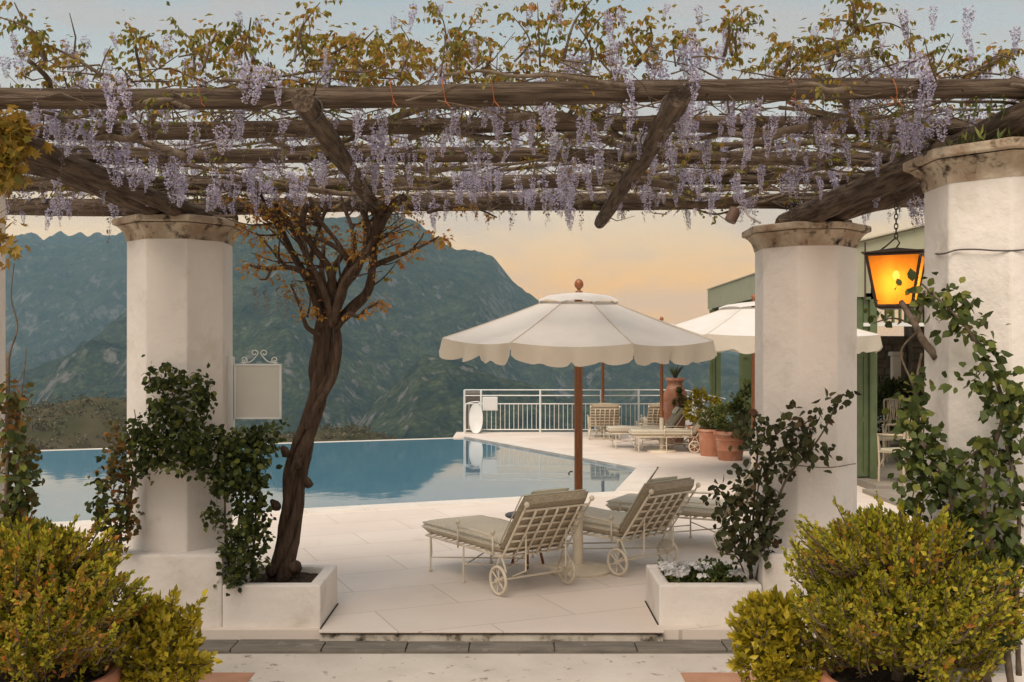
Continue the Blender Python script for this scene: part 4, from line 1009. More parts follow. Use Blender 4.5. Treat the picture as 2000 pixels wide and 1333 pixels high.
# ------------------------------------------------------------------ pots and far plants
def pot(loc, rt, h, label, prof=None, m='terracotta'):
    if loc[1] > 8: loc = (*GP(*loc[:2]), loc[2])
    r = empty('flower_pot', loc); tag(r, label, 'pot', 'terracotta pots')
    p = prof or [(.70,0),(.72,.02),(.80,.30),(.84,.34),(.80,.38),(.88,.66),(.92,.70),(.88,.74),(.93,.86),(1.02,.88),(1.04,.94),(1.02,1.0),(.92,1.0),(.90,.9)]
    MB().lathe([(a*rt, b*h) for a, b in p], 36, cap=True).build('body', M[m], r, smooth=40)
    MB().lathe([(.88*rt, .9*h), (.5*rt, .925*h), (.02, .93*h)], 24, cap=False).build('soil', M['soil'], r, smooth=True)
    return r
def bush(name, base, c, rad, n, sz, m, label, cat='shrub', grp=None, sprigs=0, tmpl=LEAF4, stem=True, core=.35, up=.25, wide=.05):
    """c centre, rad (rx,ry,rz); leaves in clumps near the surface"""
    if base[1] > 8:
        g = GP(*base[:2]); c = (c[0]+g[0]-base[0], c[1]+g[1]-base[1], c[2]); base = (*g, base[2])
    r = wroot(name, base); tag(r, label, cat, grp)
    c = np.array(c); rad = np.array(rad)
    k = max(12, n // 40)
    u = rng.normal(size=(k, 3)); u /= np.linalg.norm(u, axis=1, keepdims=True)
    cl_ = c + u*rad*rng.uniform(core, 1.0, (k, 1))**.6 * rng.uniform(.86, 1.07, (k, 1))
    i = rng.integers(0, k, n); pos = cl_[i] + rng.normal(size=(n, 3))*rad*wide*2.0
    d = (pos - c)/rad + rng.normal(size=(n, 3))*.6 + np.array((0, 0, up))
    LC().leaves(pos, d, sz*rng.uniform(.7, 1.25, n), tmpl).build('foliage', M[m], r, base)
    if stem:
        for j in range(7):
            t = c + (rng.random(3)-.5)*rad*1.2
            MB().tube([Vector(base) + Vector((random.uniform(-.03,.03), random.uniform(-.03,.03), 0)), (Vector(base)+Vector(t))/2 + Vector((random.uniform(-.05,.05), 0, 0)), Vector(t)], [.012, .009, .004], 5).build('stem', M['vine'], r)
    return r
pot((4.13, 19.1, 0), .29, .52, 'banded terracotta pot of green leaves in front of the veranda')
pot((3.96, 20.0, 0), .26, .50, 'plain terracotta pot between the banded pot and the loungers', [(.75,0),(.8,.05),(.95,.9),(1.02,.92),(1.02,1),(.92,1),(.9,.9)])
pot((3.92, 21.0, 0), .25, .50, 'plain terracotta pot behind the side-on loungers near the urn', [(.75,0),(.8,.05),(.95,.9),(1.02,.92),(1.02,1),(.92,1),(.9,.9)])
bush('leafy_bush', (4.13, 19.1, .45), (4.15, 19.05, .72), (.34, .32, .30), 1500, .06, 'green_bush', 'leafy green plant growing from the banded terracotta pot', grp='plants in the terracotta pots')
bush('leafy_bush', (3.96, 20.0, .45), (4.0, 20.0, .68), (.30, .28, .25), 1000, .06, 'green_bush', 'green plant in the plain pot beside the banded one', grp='plants in the terracotta pots')
bush('leafy_bush', (3.92, 21.0, .45), (3.98, 21.0, .82), (.34, .3, .34), 1200, .07, 'euonymus', 'yellow green bush in the pot near the urn', grp='plants in the terracotta pots')
bush('geranium', (4.45, 18.6, .1), (4.42, 18.4, 1.02), (.46, .3, .36), 1100, .09, 'rose_dark', 'dark leaved geranium rising behind the banded pot')
# urn
ur = empty('urn', (3.72, 23.0, 0)); tag(ur, 'tall terracotta urn with a spiky plant in its mouth', 'urn')
MB().lathe([(.17,0),(.18,.04),(.20,.3),(.235,.7),(.25,.95),(.235,1.08),(.17,1.2),(.145,1.25),(.15,1.3),(.20,1.34),(.20,1.39),(.15,1.39),(.13,1.3)], 32).build('body', M['terracotta'], ur, smooth=40)
MB().lathe([(.255,.93),(.262,.96),(.255,.99)], 32, cap=False).build('band', M['terracotta'], ur, smooth=True)
ag = wroot('spiky_plant', (3.72, 23.0, 1.36)); tag(ag, 'spiky upright leaved plant growing in the tall urn', 'plant')
for k in range(26):
    a = random.uniform(0, 6.28); s = random.uniform(.05, .28); l = random.uniform(.24, .36)
    t_ = Vector((3.72 + s*math.cos(a), 23.0 + s*math.sin(a), 1.36 + l)); b0 = Vector((3.72, 23.0, 1.34)); sd_ = Vector((-math.sin(a), math.cos(a), 0))*.014
    m_ = b0.lerp(t_, .5) + Vector((0, 0, .05))
    MB().add([b0-sd_, b0+sd_, m_+sd_, m_-sd_, t_, m_ + Vector((math.cos(a), math.sin(a), -.3))*.01], [(0,1,2,5),(0,5,3),(3,5,4),(5,2,4)]).build('leaf', M['agave'], ag)
shift(ur, 3.72, 23.0); shift(ag, 3.72, 23.0)
bush('trailing_plant', (3.80, 22.72, 1.0), (3.82, 22.68, .88), (.17, .12, .32), 900, .05, 'green_bush', 'trailing green vine hanging down the front of the tall urn', 'plant', stem=False)

# ------------------------------------------------------------------ veranda on the right
ZF = .10
ver = wroot('veranda', (7, 19, 0)); tag(ver, 'green framed veranda with sage canvas awning and stone rear wall', 'veranda')
G = M['green_paint']
MB().box(5.22, 12, 14.6, 26.5, -.05, ZF).build('floor', M['paving_grey'], ver, bevel=.01)
MB().box(5.02, 12, 11.6, 14.58, -.05, ZF*.55).build('step', M['paving_grey'], ver, bevel=.01)
def shutter(x, y, ang, w, z0, z1):
    d = Vector((math.cos(R(ang)), math.sin(R(ang)), 0)); o = Vector((x, y, 0)); t = .022
    n = Vector((-d.y, d.x, 0))
    def slab(a, b, za, zb, th, name, par):
        p = [o + d*a - n*th, o + d*b - n*th, o + d*b + n*th, o + d*a + n*th]
        return MB().prism([(q.x, q.y) for q in p], za, zb).build(name, G, par, bevel=.003)
    s = slab(.07, w-.07, z0+.05, z1-.05, .008, 'shutter', ver)
    for a, b in ((0, .07), (w-.07, w)):
        p = [o + d*a - n*t, o + d*b - n*t, o + d*b + n*t, o + d*a + n*t]
        MB().prism([(q.x, q.y) for q in p], z0, z1).build('stile', G, s, off=ver['world_built'], bevel=.003)
    for za in (z0, z0+(z1-z0)*.28, z0+(z1-z0)*.62, z1-.08):
        p = [o + d*.07 - n*t, o + d*(w-.07) - n*t, o + d*(w-.07) + n*t, o + d*.07 + n*t]
        MB().prism([(q.x, q.y) for q in p], za, za+.08).build('cross_rail', G, s, off=ver['world_built'])
for x, y in ((5.44, 15.35), (4.98, 20.6), (4.93, 23.7), (5.2, 17.8)):
    MB().box(x-.05, x+.05, y-.05, y+.05, 0 if y > 20 else ZF, 3.0).build('post', G, ver, bevel=.006)
shutter(5.22, 15.35, 8, .16, ZF+.03, 2.9); shutter(5.26, 15.46, 60, .5, ZF+.03, 2.9)
shutter(4.70, 20.5, 12, .23, .05, 2.9); shutter(4.74, 20.65, 75, .5, .05, 2.9)
shutter(4.72, 23.6, 12, .12, .05, 2.9); shutter(4.86, 23.75, 20, .14, .05, 2.9)
MB().box(4.90, 5.02, 15.4, 24.3, 2.86, 3.0).build('header_beam', G, ver, bevel=.006)
MB().box(5.3, 11, 15.3, 15.4, 2.66, 2.76).build('header_beam', G, ver, bevel=.006)
MB().box(5.30, 11, 15.31, 15.39, 2.28, 2.33).build('rail_bar', M['white_metal'], ver)
for k in range(12): MB().box(5.62 + k*.1, 5.645 + k*.1, 15.32, 15.38, 2.33, 2.66).build('fret_bar', G, ver)
# fascia in cloth panels, gable, roof
y = 15.3
for k, (ya, yb) in enumerate(((15.32, 18.2), (18.24, 21.1), (21.14, 24.25))):
    MB().box(4.80, 4.815, ya, yb, 2.93, 3.38).build('fascia_panel', M['sage_awning'], ver)
MB().add([(4.82,15.3,2.70),(9.5,15.3,2.70),(9.5,15.3,4.5),(4.82,15.3,3.37)], [(0,1,2,3)]).add([(4.82,15.31,2.70),(9.5,15.31,2.70),(9.5,15.31,4.5),(4.82,15.31,3.37)], [(3,2,1,0)]).build('gable_cloth', M['sage_awning'], ver)
MB().add([(4.78,15.22,3.385),(10,15.22,4.66),(10,24.3,4.66),(4.78,24.3,3.385),(4.78,15.22,3.405),(10,15.22,4.68),(10,24.3,4.68),(4.78,24.3,3.405)], [(3,2,1,0),(4,5,6,7),(0,1,5,4),(1,2,6,5),(2,3,7,6),(3,0,4,7)]).build('roof_canvas', M['cream_awning'], ver)
MB().tube([(5.28, 15.2, 2.6), (5.28, 15.2, 3.47)], .012, 6).build('awning_pole', M['dark_metal'], ver)
# rubble wall with an opening above it, column beside it
def rubble(x0, x1, y, z0, z1):
    core = MB().box(x0+.02, x1-.02, y+.06, y+.4, z0, z1-.01).build('wall_core', M['stonewall'], ver)
    z = z0
    while z < z1 - .06:
        h = min(random.uniform(.12, .22), z1 - z); x = x0
        while x < x1 - .05:
            w = min(random.uniform(.14, .34), x1 - x)
            MB().box(x+.008, x+w-.008, y+random.uniform(-.02, .02), y+.1, z+.008, z+h-.008).build('stone', M['stonewall'], core, bevel=.02, off=ver['world_built'])
            x += w
        z += h
rubble(7.3, 8.55, 22.0, .6, 2.28); rubble(8.55, 9.2, 21.8, .6, 3.0)
MB().box(6.9, 9.4, 21.7, 22.1, 2.86, 3.05).build('lintel', M['dark_metal'], ver)
MB().box(9.25, 9.4, 15.5, 24, ZF, 4.2).build('side_wall', M['stonewall'], ver)
hg = bush('hedge', (7.6, 20.6, ZF), (7.7, 20.6, .78), (.95, .3, .62), 2600, .09, 'rose_dark', 'dark clipped hedge in front of the rubble stone wall', 'hedge')
sp_ = wroot('stone_post', (8.18, 21.5, ZF)); tag(sp_, 'small pale stone post in front of the rubble wall', 'stone post')
MB().box(8.10, 8.26, 21.42, 21.58, ZF, 1.85).build('shaft', M['coping'], sp_, bevel=.01); MB().box(8.07, 8.29, 21.39, 21.61, 1.855, 1.94).build('cap', M['coping'], sp_, bevel=.01)
def armchair(loc, rz, label):
    r = empty('armchair', (loc[0] + GP(5.3, 17.5)[0] - 5.3, loc[1] + GP(5.3, 17.5)[1] - 17.5, loc[2]), rz); tag(r, label, 'chair', 'cream wicker armchairs on the veranda'); K = M['wicker']
    MB().box(-.24, .24, -.24, .22, .42, .47).build('seat', M['pillow'], r, bevel=.015)
    for sx in (-1, 1):
        MB().tube([(sx*.25,-.25,0),(sx*.25,-.24,.25),(sx*.26,-.25,.66)], .015, 7).build('leg', K, r); MB().tube([(sx*.24,.25,0),(sx*.25,.22,.45),(sx*.24,.30,1.02)], .016, 7).build('leg', K, r)
        MB().tube([(sx*.26,-.27,.66),(sx*.29,0,.67),(sx*.25,.24,.68)], .015, 7).build('arm', K, r, smooth=True)
        MB().tube([(sx*.25,-.24,.2),(sx*.14,-.24,.38),(0,-.24,.41)], .010, 6).build('brace', K, r, smooth=True)
    MB().tube([(-.24,.30,1.02),(0,.31,1.07),(.24,.30,1.02)], .016, 7).build('top_rail', K, r, smooth=True); MB().tube([(-.245,.25,.62),(.245,.25,.62)], .012, 6).build('back_rail', K, r)
    MB().tube([(-.25,-.24,.42),(.25,-.24,.42),(.25,.22,.42),(-.25,.22,.42),(-.25,-.24,.42)], .014, 6).build('seat_frame', K, r)
    for k in range(9): x = -.19 + k*.0475; MB().tube([(x,.25,.62),(x,.30,1.04)], .008, 5).build('back_slat', K, r)
armchair((6.30, 17.2, ZF), R(-70), 'cream wicker armchair on the veranda beside the hedge')
armchair((6.85, 17.9, ZF), R(150), 'cream wicker armchair on the veranda turned towards another')
armchair((5.72, 14.85, ZF), R(200), 'cream slatted chair at the veranda edge among the climbing leaves')
pm = wroot('palm_plant', (5.32, 16.4, ZF)); tag(pm, 'dark narrow leaved plant beside the green veranda post', 'plant')
for k in range(34):
    a = random.uniform(0, 6.28); l = random.uniform(.3, .6); z0 = random.uniform(1.0, 1.35); b0 = Vector((5.2, 15.9, z0)); t_ = b0 + Vector((l*math.cos(a)*.7, l*math.sin(a)*.4, random.uniform(-.1, .35))); m_ = b0.lerp(t_, .5) + Vector((0,0,.06)); s_ = Vector((0,0,.012))
    MB().add([b0, m_+s_, t_, m_-s_], [(0,1,2),(0,2,3)]).build('leaf', M['agave'], pm)
MB().tube([(5.32,16.4,ZF),(5.24,16.0,.7),(5.2,15.9,1.3)], .02, 6).build('stem', M['vine'], pm)

shift(ver, 5.3, 17.5); shift(sp_, 8.18, 21.5); shift(pm, 5.3, 16)
# ------------------------------------------------------------------ lantern
LX, LY, LZ0, LZ1 = 2.285, 6.0, 2.155, 2.455
lan = empty('lantern', (LX, LY, LZ0), R(-27)); tag(lan, 'lit amber glass iron lantern hanging on a chain from the pergola', 'lantern')
m, t, b, o = material('amber_glass')
f, _ = noise_fac(t, 9, .3, .7, stretch=(1, 1, .4)); c = mixcol(t, f, (.95,.42,.07), (.78,.29,.035))
tl = nnode(t, 'ShaderNodeBsdfTranslucent'); t.links.new(c, tl.inputs[0])
em = nnode(t, 'ShaderNodeEmission'); t.links.new(c, em.inputs[0]); em.inputs[1].default_value = .035
ads = nnode(t, 'ShaderNodeAddShader'); t.links.new(tl.outputs[0], ads.inputs[0]); t.links.new(em.outputs[0], ads.inputs[1])
tp = nnode(t, 'ShaderNodeBsdfTransparent'); tp.inputs[0].default_value = (1, .72, .35, 1)
mx = nnode(t, 'ShaderNodeMixShader'); mx.inputs[0].default_value = .14; t.links.new(ads.outputs[0], mx.inputs[1]); t.links.new(tp.outputs[0], mx.inputs[2]); t.links.new(mx.outputs[0], o.inputs[0])
M['amber'] = m
m, t, b, o = material('bulb_glow'); em = nnode(t, 'ShaderNodeEmission'); em.inputs[0].default_value = (1, .74, .38, 1); em.inputs[1].default_value = 2.2; t.links.new(em.outputs[0], o.inputs[0]); M['glow'] = m
H_ = LZ1 - LZ0; tp_, bt_ = .150, .098
K4 = [(1,1),(-1,1),(-1,-1),(1,-1)]
for k in range(4):
    a, b2 = K4[k], K4[(k+1) % 4]
    MB().tube([(a[0]*bt_, a[1]*bt_, 0), (a[0]*tp_, a[1]*tp_, H_)], .010, 6).build('corner_bar', M['dark_metal'], lan)
    MB().tube([(a[0]*bt_, a[1]*bt_, 0), (b2[0]*bt_, b2[1]*bt_, 0)], .010, 6).build('bottom_bar', M['dark_metal'], lan)
    MB().tube([(a[0]*tp_, a[1]*tp_, H_), (b2[0]*tp_, b2[1]*tp_, H_)], .010, 6).build('top_bar', M['dark_metal'], lan)
    MB().add([(a[0]*bt_, a[1]*bt_, 0), (b2[0]*bt_, b2[1]*bt_, 0), (b2[0]*tp_, b2[1]*tp_, H_), (a[0]*tp_, a[1]*tp_, H_)], [(0,1,2,3)]).build('pane', M['amber'], lan)
MB().box(-.175, .175, -.175, .175, H_+.008, H_+.016).add([(-.15,-.15,H_+.016),(.15,-.15,H_+.016),(.15,.15,H_+.016),(-.15,.15,H_+.016),(0,0,H_+.05)], [(0,1,4),(1,2,4),(2,3,4),(3,0,4)]).build('cover_plate', M['dark_metal'], lan)
MB().box(-.09, .09, -.09, .09, -.016, -.008).build('base_plate', M['dark_metal'], lan)
MB().lathe([(.004,-.03),(.016,-.022),(.021,-.005),(.016,.012),(.010,.03)], 12, (.0,0,H_*.62)).build('bulb', M['glow'], lan, smooth=True)
MB().tube([(0,0,H_*.70),(0,0,H_)], .013, 8).build('socket', M['dark_metal'], lan)
lpd = bpy.data.lights.new('lantern_light', 'POINT'); lpd.energy = 1.3; lpd.color = (1, .62, .26); lpd.shadow_soft_size = .03
lp = bpy.data.objects.new('lantern_light', lpd); C.objects.link(lp); lp.parent = lan; lp.location = (0, 0, H_*.52)
MB().tube([(-.11,0,H_+.02),(-.05,.0,H_+.065),(0,0,H_+.11),(.02,0,H_+.075),(.0,0,H_+.045)], .005, 6).build('hook', M['dark_metal'], lan, smooth=True)
z = H_ + .10; k = 0
while z < 2.86 - LZ0:
    ax = k % 2; pts = [((.010*math.cos(a) if not ax else 0), (0 if not ax else .010*math.cos(a)), z + .017 + .019*math.sin(a)) for a in np.linspace(0, 6.2832, 13)]
    MB().tube(pts, .0035, 5, cap=False).build('chain_link', M['dark_metal'], lan); z += .029; k += 1
def wire(pts, r, label, m='wire'):
    tag(MB().tube(spline(pts, len(pts)*5), r, 5).build('wire', M[m], smooth=True), label, 'wire')
def around(c, rad, a0, a1, z, sag, n):
    return [(c[0] + rad*math.sin(R(a)), c[1] - rad*math.cos(R(a)), z + sag*math.sin(i*1.3)) for i, a in enumerate(np.linspace(a0, a1, n))]
wire([(LX+.1, LY-.12, 2.43), (2.15, 5.3, 2.40)] + around(PN, .366, -75, 40, 2.345, .010, 9), .004, 'dark wire running from the lantern round the tall pillar')
wire(around(PR, .365, -50, 60, 1.075, .006, 8), .003, 'thin wire tied round the pillar above the white flowers')
# spot lamp on the back right capital, bulb in the pergola
sl = wroot('spot_lamp', P(1432, 418, 7.35)); tag(sl, 'small brown spotlight on a cable beside the right capital', 'spotlight')
p = P(1432, 420, 7.35); d = Vector((.5, .1, 1)).normalized()
MB().tube([p - d*.055, p + d*.045, p + d*.05], [.043, .045, .03], 14).build('housing', surf('brown_lamp', (.15,.09,.065), rough=.5), sl, smooth=40)
MB().tube(spline([p + d*.05, P(1450, 405, 7.35), P(1462, 422, 7.3), P(1485, 436, 7.2)], 16), .008, 6).build('cable', M['cable'], sl, smooth=True)
sb_ = wroot('string_bulb', P(913, 200, 4.9)); tag(sb_, 'small lit bulb glowing among the wisteria flowers', 'bulb')
p = P(913, 222, 4.9)
MB().lathe([(.001,-.008),(.005,-.006),(.007,0),(.005,.006),(.003,.008)], 12, p).build('bulb', M['glow'], sb_, smooth=True)
MB().tube([p + Vector((0,0,.018)), p + Vector((0,0,.05)), p + Vector((.01,.06,.12))], [.010,.009,.003], 7).build('socket', M['dark_metal'], sb_)
# ------------------------------------------------------------------ metal panel on the left pillar
sg = wroot('wall_panel', P(448, 838, 7.36)); tag(sg, 'blank white metal panel with scrollwork bracketed to the left pillar', 'panel')
Y = 7.36; x0, x1 = P(458,0,Y).x, P(550,0,Y).x; zt, zb = P(0,711,Y).z, P(0,819,Y).z
MB().box(P(441,0,Y).x, P(457,0,Y).x, Y-.03, Y+.03, P(0,838,Y).z, P(0,697,Y).z).build('mount_bar', M['white_metal'], sg, bevel=.008)
M['panel_paint'] = surf('panel_paint', (.60,.585,.53), (.54,.52,.47), scale=3, rough=.5)
MB().box(x0+.012, x1-.012, Y-.008, Y+.008, zb+.012, zt-.012).build('sheet', M['panel_paint'], sg)
for a in ((x0, x1, zt-.014, zt), (x0, x1, zb, zb+.014), (x0, x0+.014, zb+.015, zt-.015), (x1-.014, x1, zb+.015, zt-.015)):
    MB().box(a[0], a[1], Y-.013, Y+.013, a[2], a[3]).build('frame_bar', M['white_metal'], sg, bevel=.002)
xc = (x0+x1)/2 + .01
for s in (-1, 1):
    sp = []
    for a in np.linspace(0, 8.2, 26):                     # outer curl, opening outwards
        rr = .007 + .020*a/8.2; sp.append((.112 + rr*math.cos(a - 9.0), .030 + rr*math.sin(a - 9.0)))
    sp += [(.075, .012), (.045, .030), (.018, .062)]
    for a in np.linspace(0, 6.0, 18):                     # inner curl at the top
        rr = .026 - .018*a/6.0; sp.append((.036 - rr*math.cos(a), .078 + rr*math.sin(a)))
    q = spline(sp, 90)
    MB().tube([(xc + s*a, Y, zt + b) for a, b in q], .0045, 6).build('scroll', M['white_metal'], sg, smooth=True)
for py in (712, 735, 820): MB().lathe([(.008,0),(.008,.012),(.004,.016)], 8).build('bolt', M['dark_metal'], sg, loc=Vector(P(446, py, Y-.03)) - Vector(sg['world_built']), rot=(R(90),0,0))

# ------------------------------------------------------------------ climbing plants
leaf_me = {}
def leaf_mesh(key, tmpl):
    if key not in leaf_me: leaf_me[key] = tri_mesh('leaf', tmpl[0], tmpl[1]); leaf_me[key].materials.append(M[key])
    return leaf_me[key]
def climber(name, base, blobs, per, sz, m, mone, label, stems, nparts=300, depth=.10, cat='climbing plant', face=.9, tmpl=LEAF8):
    """blobs: (px, py, rx, ry, Y) in photo pixels; leaves gather in sprays of 3-5"""
    r = wroot(name, base); tag(r, label, cat)
    pos = []
    for bx_, by_, rx, ry, Y in blobs:
        k = max(4, int(per*rx*ry))
        for _ in range(k):
            a = random.uniform(0, 6.28); s = math.sqrt(random.random())
            c0 = np.array(P(bx_ + rx*s*math.cos(a), by_ + ry*s*math.sin(a), Y + random.uniform(-depth, depth*.4)))
            for _ in range(random.randint(3, 5)): pos.append(c0 + rng.normal(size=3)*sz*.55)
    pos = np.array(pos); N = len(pos)
    d = rng.normal(size=(N, 3)); d[:, 2] -= .55; d[:, 1] -= .25
    nr = rng.normal(size=(N, 3))*.75 + np.array((0, -face*.7, .65))
    s = sz*rng.uniform(.65, 1.3, N)
    order = np.argsort(pos[:, 1])                      # those standing out in front are parts of their own
    near = order[:nparts]; far = order[nparts:]
    if len(far): LC().leaves(pos[far], d[far], s[far], tmpl, nrm=nr[far]).build('foliage', M[m], r, base)
    me = leaf_mesh(mone, tmpl) if nparts else None
    for i in near:
        dd = Vector(d[i]).normalized(); a = dd.cross(Vector(nr[i])).normalized(); b3 = a.cross(dd)
        o = bpy.data.objects.new('leaf', me); C.objects.link(o); o.parent = r
        o.matrix_local = Matrix.Translation(Vector(pos[i]) - Vector(base)) @ Matrix((a, dd, b3)).transposed().to_4x4() @ Matrix.Scale(s[i], 4)
    for pts, r0, r1 in stems:
        q = spline([tuple(P(*p)) for p in pts], len(pts)*6)
        MB().tube(q, list(np.linspace(r0, r1, len(q))), 7, wob=.08).build('stem', M['vine'], r, smooth=True)
    return r
M['rose_dark_one'] = leafmat('dark_rose_leaf_single', [(0,(.026,.036,.010)),(.55,(.055,.072,.018)),(.88,(.105,.125,.026)),(1,(.17,.18,.035))], trans=.22, rough=.55, spec=.22, objrand=True)
climber('climbing_rose', (-1.85, 7.1, .26),
    [(355,780,55,55,6.86),(320,735,34,30,6.9),(390,770,24,40,6.88),(330,850,80,60,6.82),(280,880,34,60,6.85),(390,880,70,45,6.82),(440,905,60,45,6.85),(480,875,50,45,6.95),(500,900,35,60,6.95),(450,950,50,30,6.88),(485,960,40,50,6.95),
     (420,1010,22,20,6.86),(465,1040,34,50,6.92),(500,1030,28,60,7.0),(455,1100,32,45,6.95),(490,1105,30,30,7.0),(520,845,28,22,6.95),(450,1135,20,14,6.95)], .030, .046, 'rose_dark', 'rose_dark_one',
    'dark green climbing rose sprawling across the front of the left pillar',
    [([(470,1130,7.1),(465,1050,7.0),(470,960,6.93),(440,900,6.9),(380,850,6.88),(340,780,6.88),(330,710,6.9)], .012, .004), ([(490,1125,7.1),(498,1040,7.05),(500,950,7.0),(495,880,6.98),(520,840,6.95)], .010, .004),
     ([(450,1130,7.1),(440,1030,6.95),(430,940,6.9),(350,900,6.87),(280,860,6.88),(262,800,6.9)], .010, .003), ([(340,780,6.88),(400,760,6.88),(415,740,6.88)], .004, .002)])
climber('climbing_rose', (-2.98, 7.2, 0),
    [(232,870,30,40,6.95),(225,930,34,40,6.9),(215,985,36,36,6.85),(235,1030,24,40,6.9),(210,1040,22,30,6.85),(250,980,14,70,6.95)], .026, .046, 'left_climb', 'rose_dark_one',
    'bronze green climbing rose at the outer left side of the left pillar',
    [([(240,1120,7.0),(235,1030,6.95),(245,950,6.95),(235,860,6.95)], .014, .004), ([(225,1120,7.0),(220,1040,6.9),(200,980,6.9)], .010, .003), ([(250,1010,6.95),(262,930,6.9),(290,870,6.9)], .016, .006)], nparts=160)
climber('rose_bush', (1.66, 7.2, .24),
    [(1530,850,42,34,7.0),(1575,815,46,28,6.98),(1600,860,30,28,6.98),(1560,880,36,28,6.98),(1490,870,36,46,7.02),(1470,830,28,34,7.05),(1505,920,36,40,7.0),(1455,960,38,40,7.05),(1420,985,26,24,7.05),(1480,985,40,34,7.0),(1435,1030,40,34,7.05),(1480,1040,34,40,7.0),(1420,1060,24,20,7.05),(1500,1010,18,60,7.0),(1450,1085,36,20,7.05),(1625,790,16,16,6.98),(1640,775,8,8,6.98),(1400,960,16,12,7.05),(1500,1060,16,40,7.0)], .0125, .060, 'rose_bronze', 'rose_one',
    'dark bronze leaved rose bush leaning across the right pillar from the flower planter',
    [([(1475,1140,7.15),(1495,1060,7.05),(1515,990,7.02),(1540,930,7.0),(1590,870,6.98),(1620,820,6.98),(1638,770,6.98)], .013, .004), ([(1465,1140,7.15),(1470,1040,7.1),(1475,940,7.05),(1480,860,7.05),(1470,800,7.05)], .011, .004),
     ([(1470,1140,7.15),(1450,1060,7.1),(1430,1000,7.08),(1400,950,7.06)], .008, .003), ([(1480,1140,7.15),(1490,1030,7.05),(1498,950,7.03),(1510,860,7.02),(1545,830,7.0)], .011, .004), ([(1460,1140,7.15),(1440,1090,7.1),(1410,1080,7.08),(1395,1050,7.08)], .006, .003),
     ([(1485,1140,7.15),(1484,1060,7.1),(1478,980,7.05),(1490,900,7.03)], .009, .004), ([(1472,1140,7.18),(1462,1080,7.12),(1466,1000,7.1)], .009, .005)])
climber('climbing_rose', (2.25, 4.35, ZT),
    [(1800,560,22,24,4.75),(1815,590,28,20,4.72),(1850,590,30,22,4.6),(1880,610,34,22,4.55),(1860,625,26,18,4.56),(1905,650,22,20,4.5),(1925,700,26,24,4.48),(1945,735,34,24,4.46),(1900,745,30,14,4.48),(1965,770,40,26,4.45),(1985,800,30,34,4.44),(1940,800,24,20,4.46),(1980,840,30,24,4.44),
     (1785,770,28,30,4.8),(1775,820,28,36,4.75),(1800,860,36,40,4.72),(1770,890,26,30,4.72),(1830,905,44,36,4.65),(1800,940,44,34,4.68),(1870,930,40,28,4.56),(1845,980,36,30,4.58),(1780,990,24,24,4.7),(1895,880,24,18,4.54),(1930,870,26,24,4.48),(1965,890,34,26,4.46),(1930,950,30,26,4.48),(1975,960,26,40,4.45),
     (1885,1010,32,34,4.52),(1860,1060,26,30,4.54),(1950,1030,34,34,4.46),(1985,1060,20,50,4.44),(1960,1100,34,34,4.46),(1980,1160,24,40,4.44),(1900,1080,20,30,4.5),(1740,610,30,12,5.6),(1960,1250,20,20,4.4)], .0135, .050, 'climb_leaf', 'climb_leaf_one',
    'leafy green climbing rose trained over the tall pillar beside the lantern',
    [([(1930,1340,4.35),(1915,1250,4.38),(1890,1130,4.42),(1865,1020,4.5),(1850,940,4.55),(1800,860,4.7),(1790,760,4.78),(1800,690,4.8)], .018, .006), ([(1975,1340,4.35),(1960,1230,4.38),(1945,1100,4.42),(1920,980,4.45),(1940,880,4.45),(1960,800,4.45),(1935,720,4.47),(1895,650,4.5),(1850,600,4.56),(1800,555,4.7)], .015, .005),
     ([(1990,1320,4.35),(1985,1150,4.4),(1990,980,4.42),(1965,860,4.44),(1995,800,4.44)], .012, .005), ([(1850,940,4.56),(1885,900,4.52),(1935,860,4.48)], .008, .004), ([(1865,1020,4.5),(1920,1060,4.46),(1965,1110,4.44)], .007, .003),
     ([(1830,700,4.9),(1800,660,4.95),(1785,630,5.0),(1760,590,5.1)], .020, .014), ([(1788,635,5.0),(1800,600,5.0),(1805,570,4.9)], .014, .008), ([(1785,635,5.0),(1745,622,5.2),(1705,632,5.4)], .006, .003), ([(1790,650,4.95),(1760,690,5.0),(1785,760,4.85),(1790,830,4.75)], .006, .004)])
climber('climbing_vine', (-2.42, 4.5, ZT),
    [(25,800,20,50,4.62),(22,860,26,40,4.6),(35,920,30,40,4.6),(25,980,30,40,4.6),(50,960,20,26,4.6),(20,1030,28,24,4.6),(60,880,8,10,4.6),(10,760,14,24,4.62)], .020, .046, 'left_climb', 'rose_dark_one',
    'olive and russet climbing vine on upright stakes beside the left shrub',
    [([(18,1100,4.6),(14,960,4.6),(12,820,4.6),(18,700,4.6),(34,640,4.6),(22,580,4.6),(28,515,4.6)], .007, .002), ([(40,1100,4.6),(38,960,4.6),(36,850,4.6),(44,760,4.6),(52,680,4.6)], .006, .002), ([(10,1100,4.58),(14,900,4.58),(16,690,4.58)], .011, .009), ([(42,1100,4.58),(40,900,4.58)], .009, .007)], nparts=120)
LOBE = (np.array([(0,0,0),(-.16,.22,.03),(-.5,.38,.02),(-.24,.5,.04),(-.36,.86,0),(-.1,.70,.03),(0,1.05,-.06),(.1,.70,.03),(.36,.86,0),(.24,.5,.04),(.5,.38,.02),(.16,.22,.03),(0,.4,-.02)]),
        np.array([(12,i,i-1) for i in range(1, 12)] + [(12, 0, 11)]))
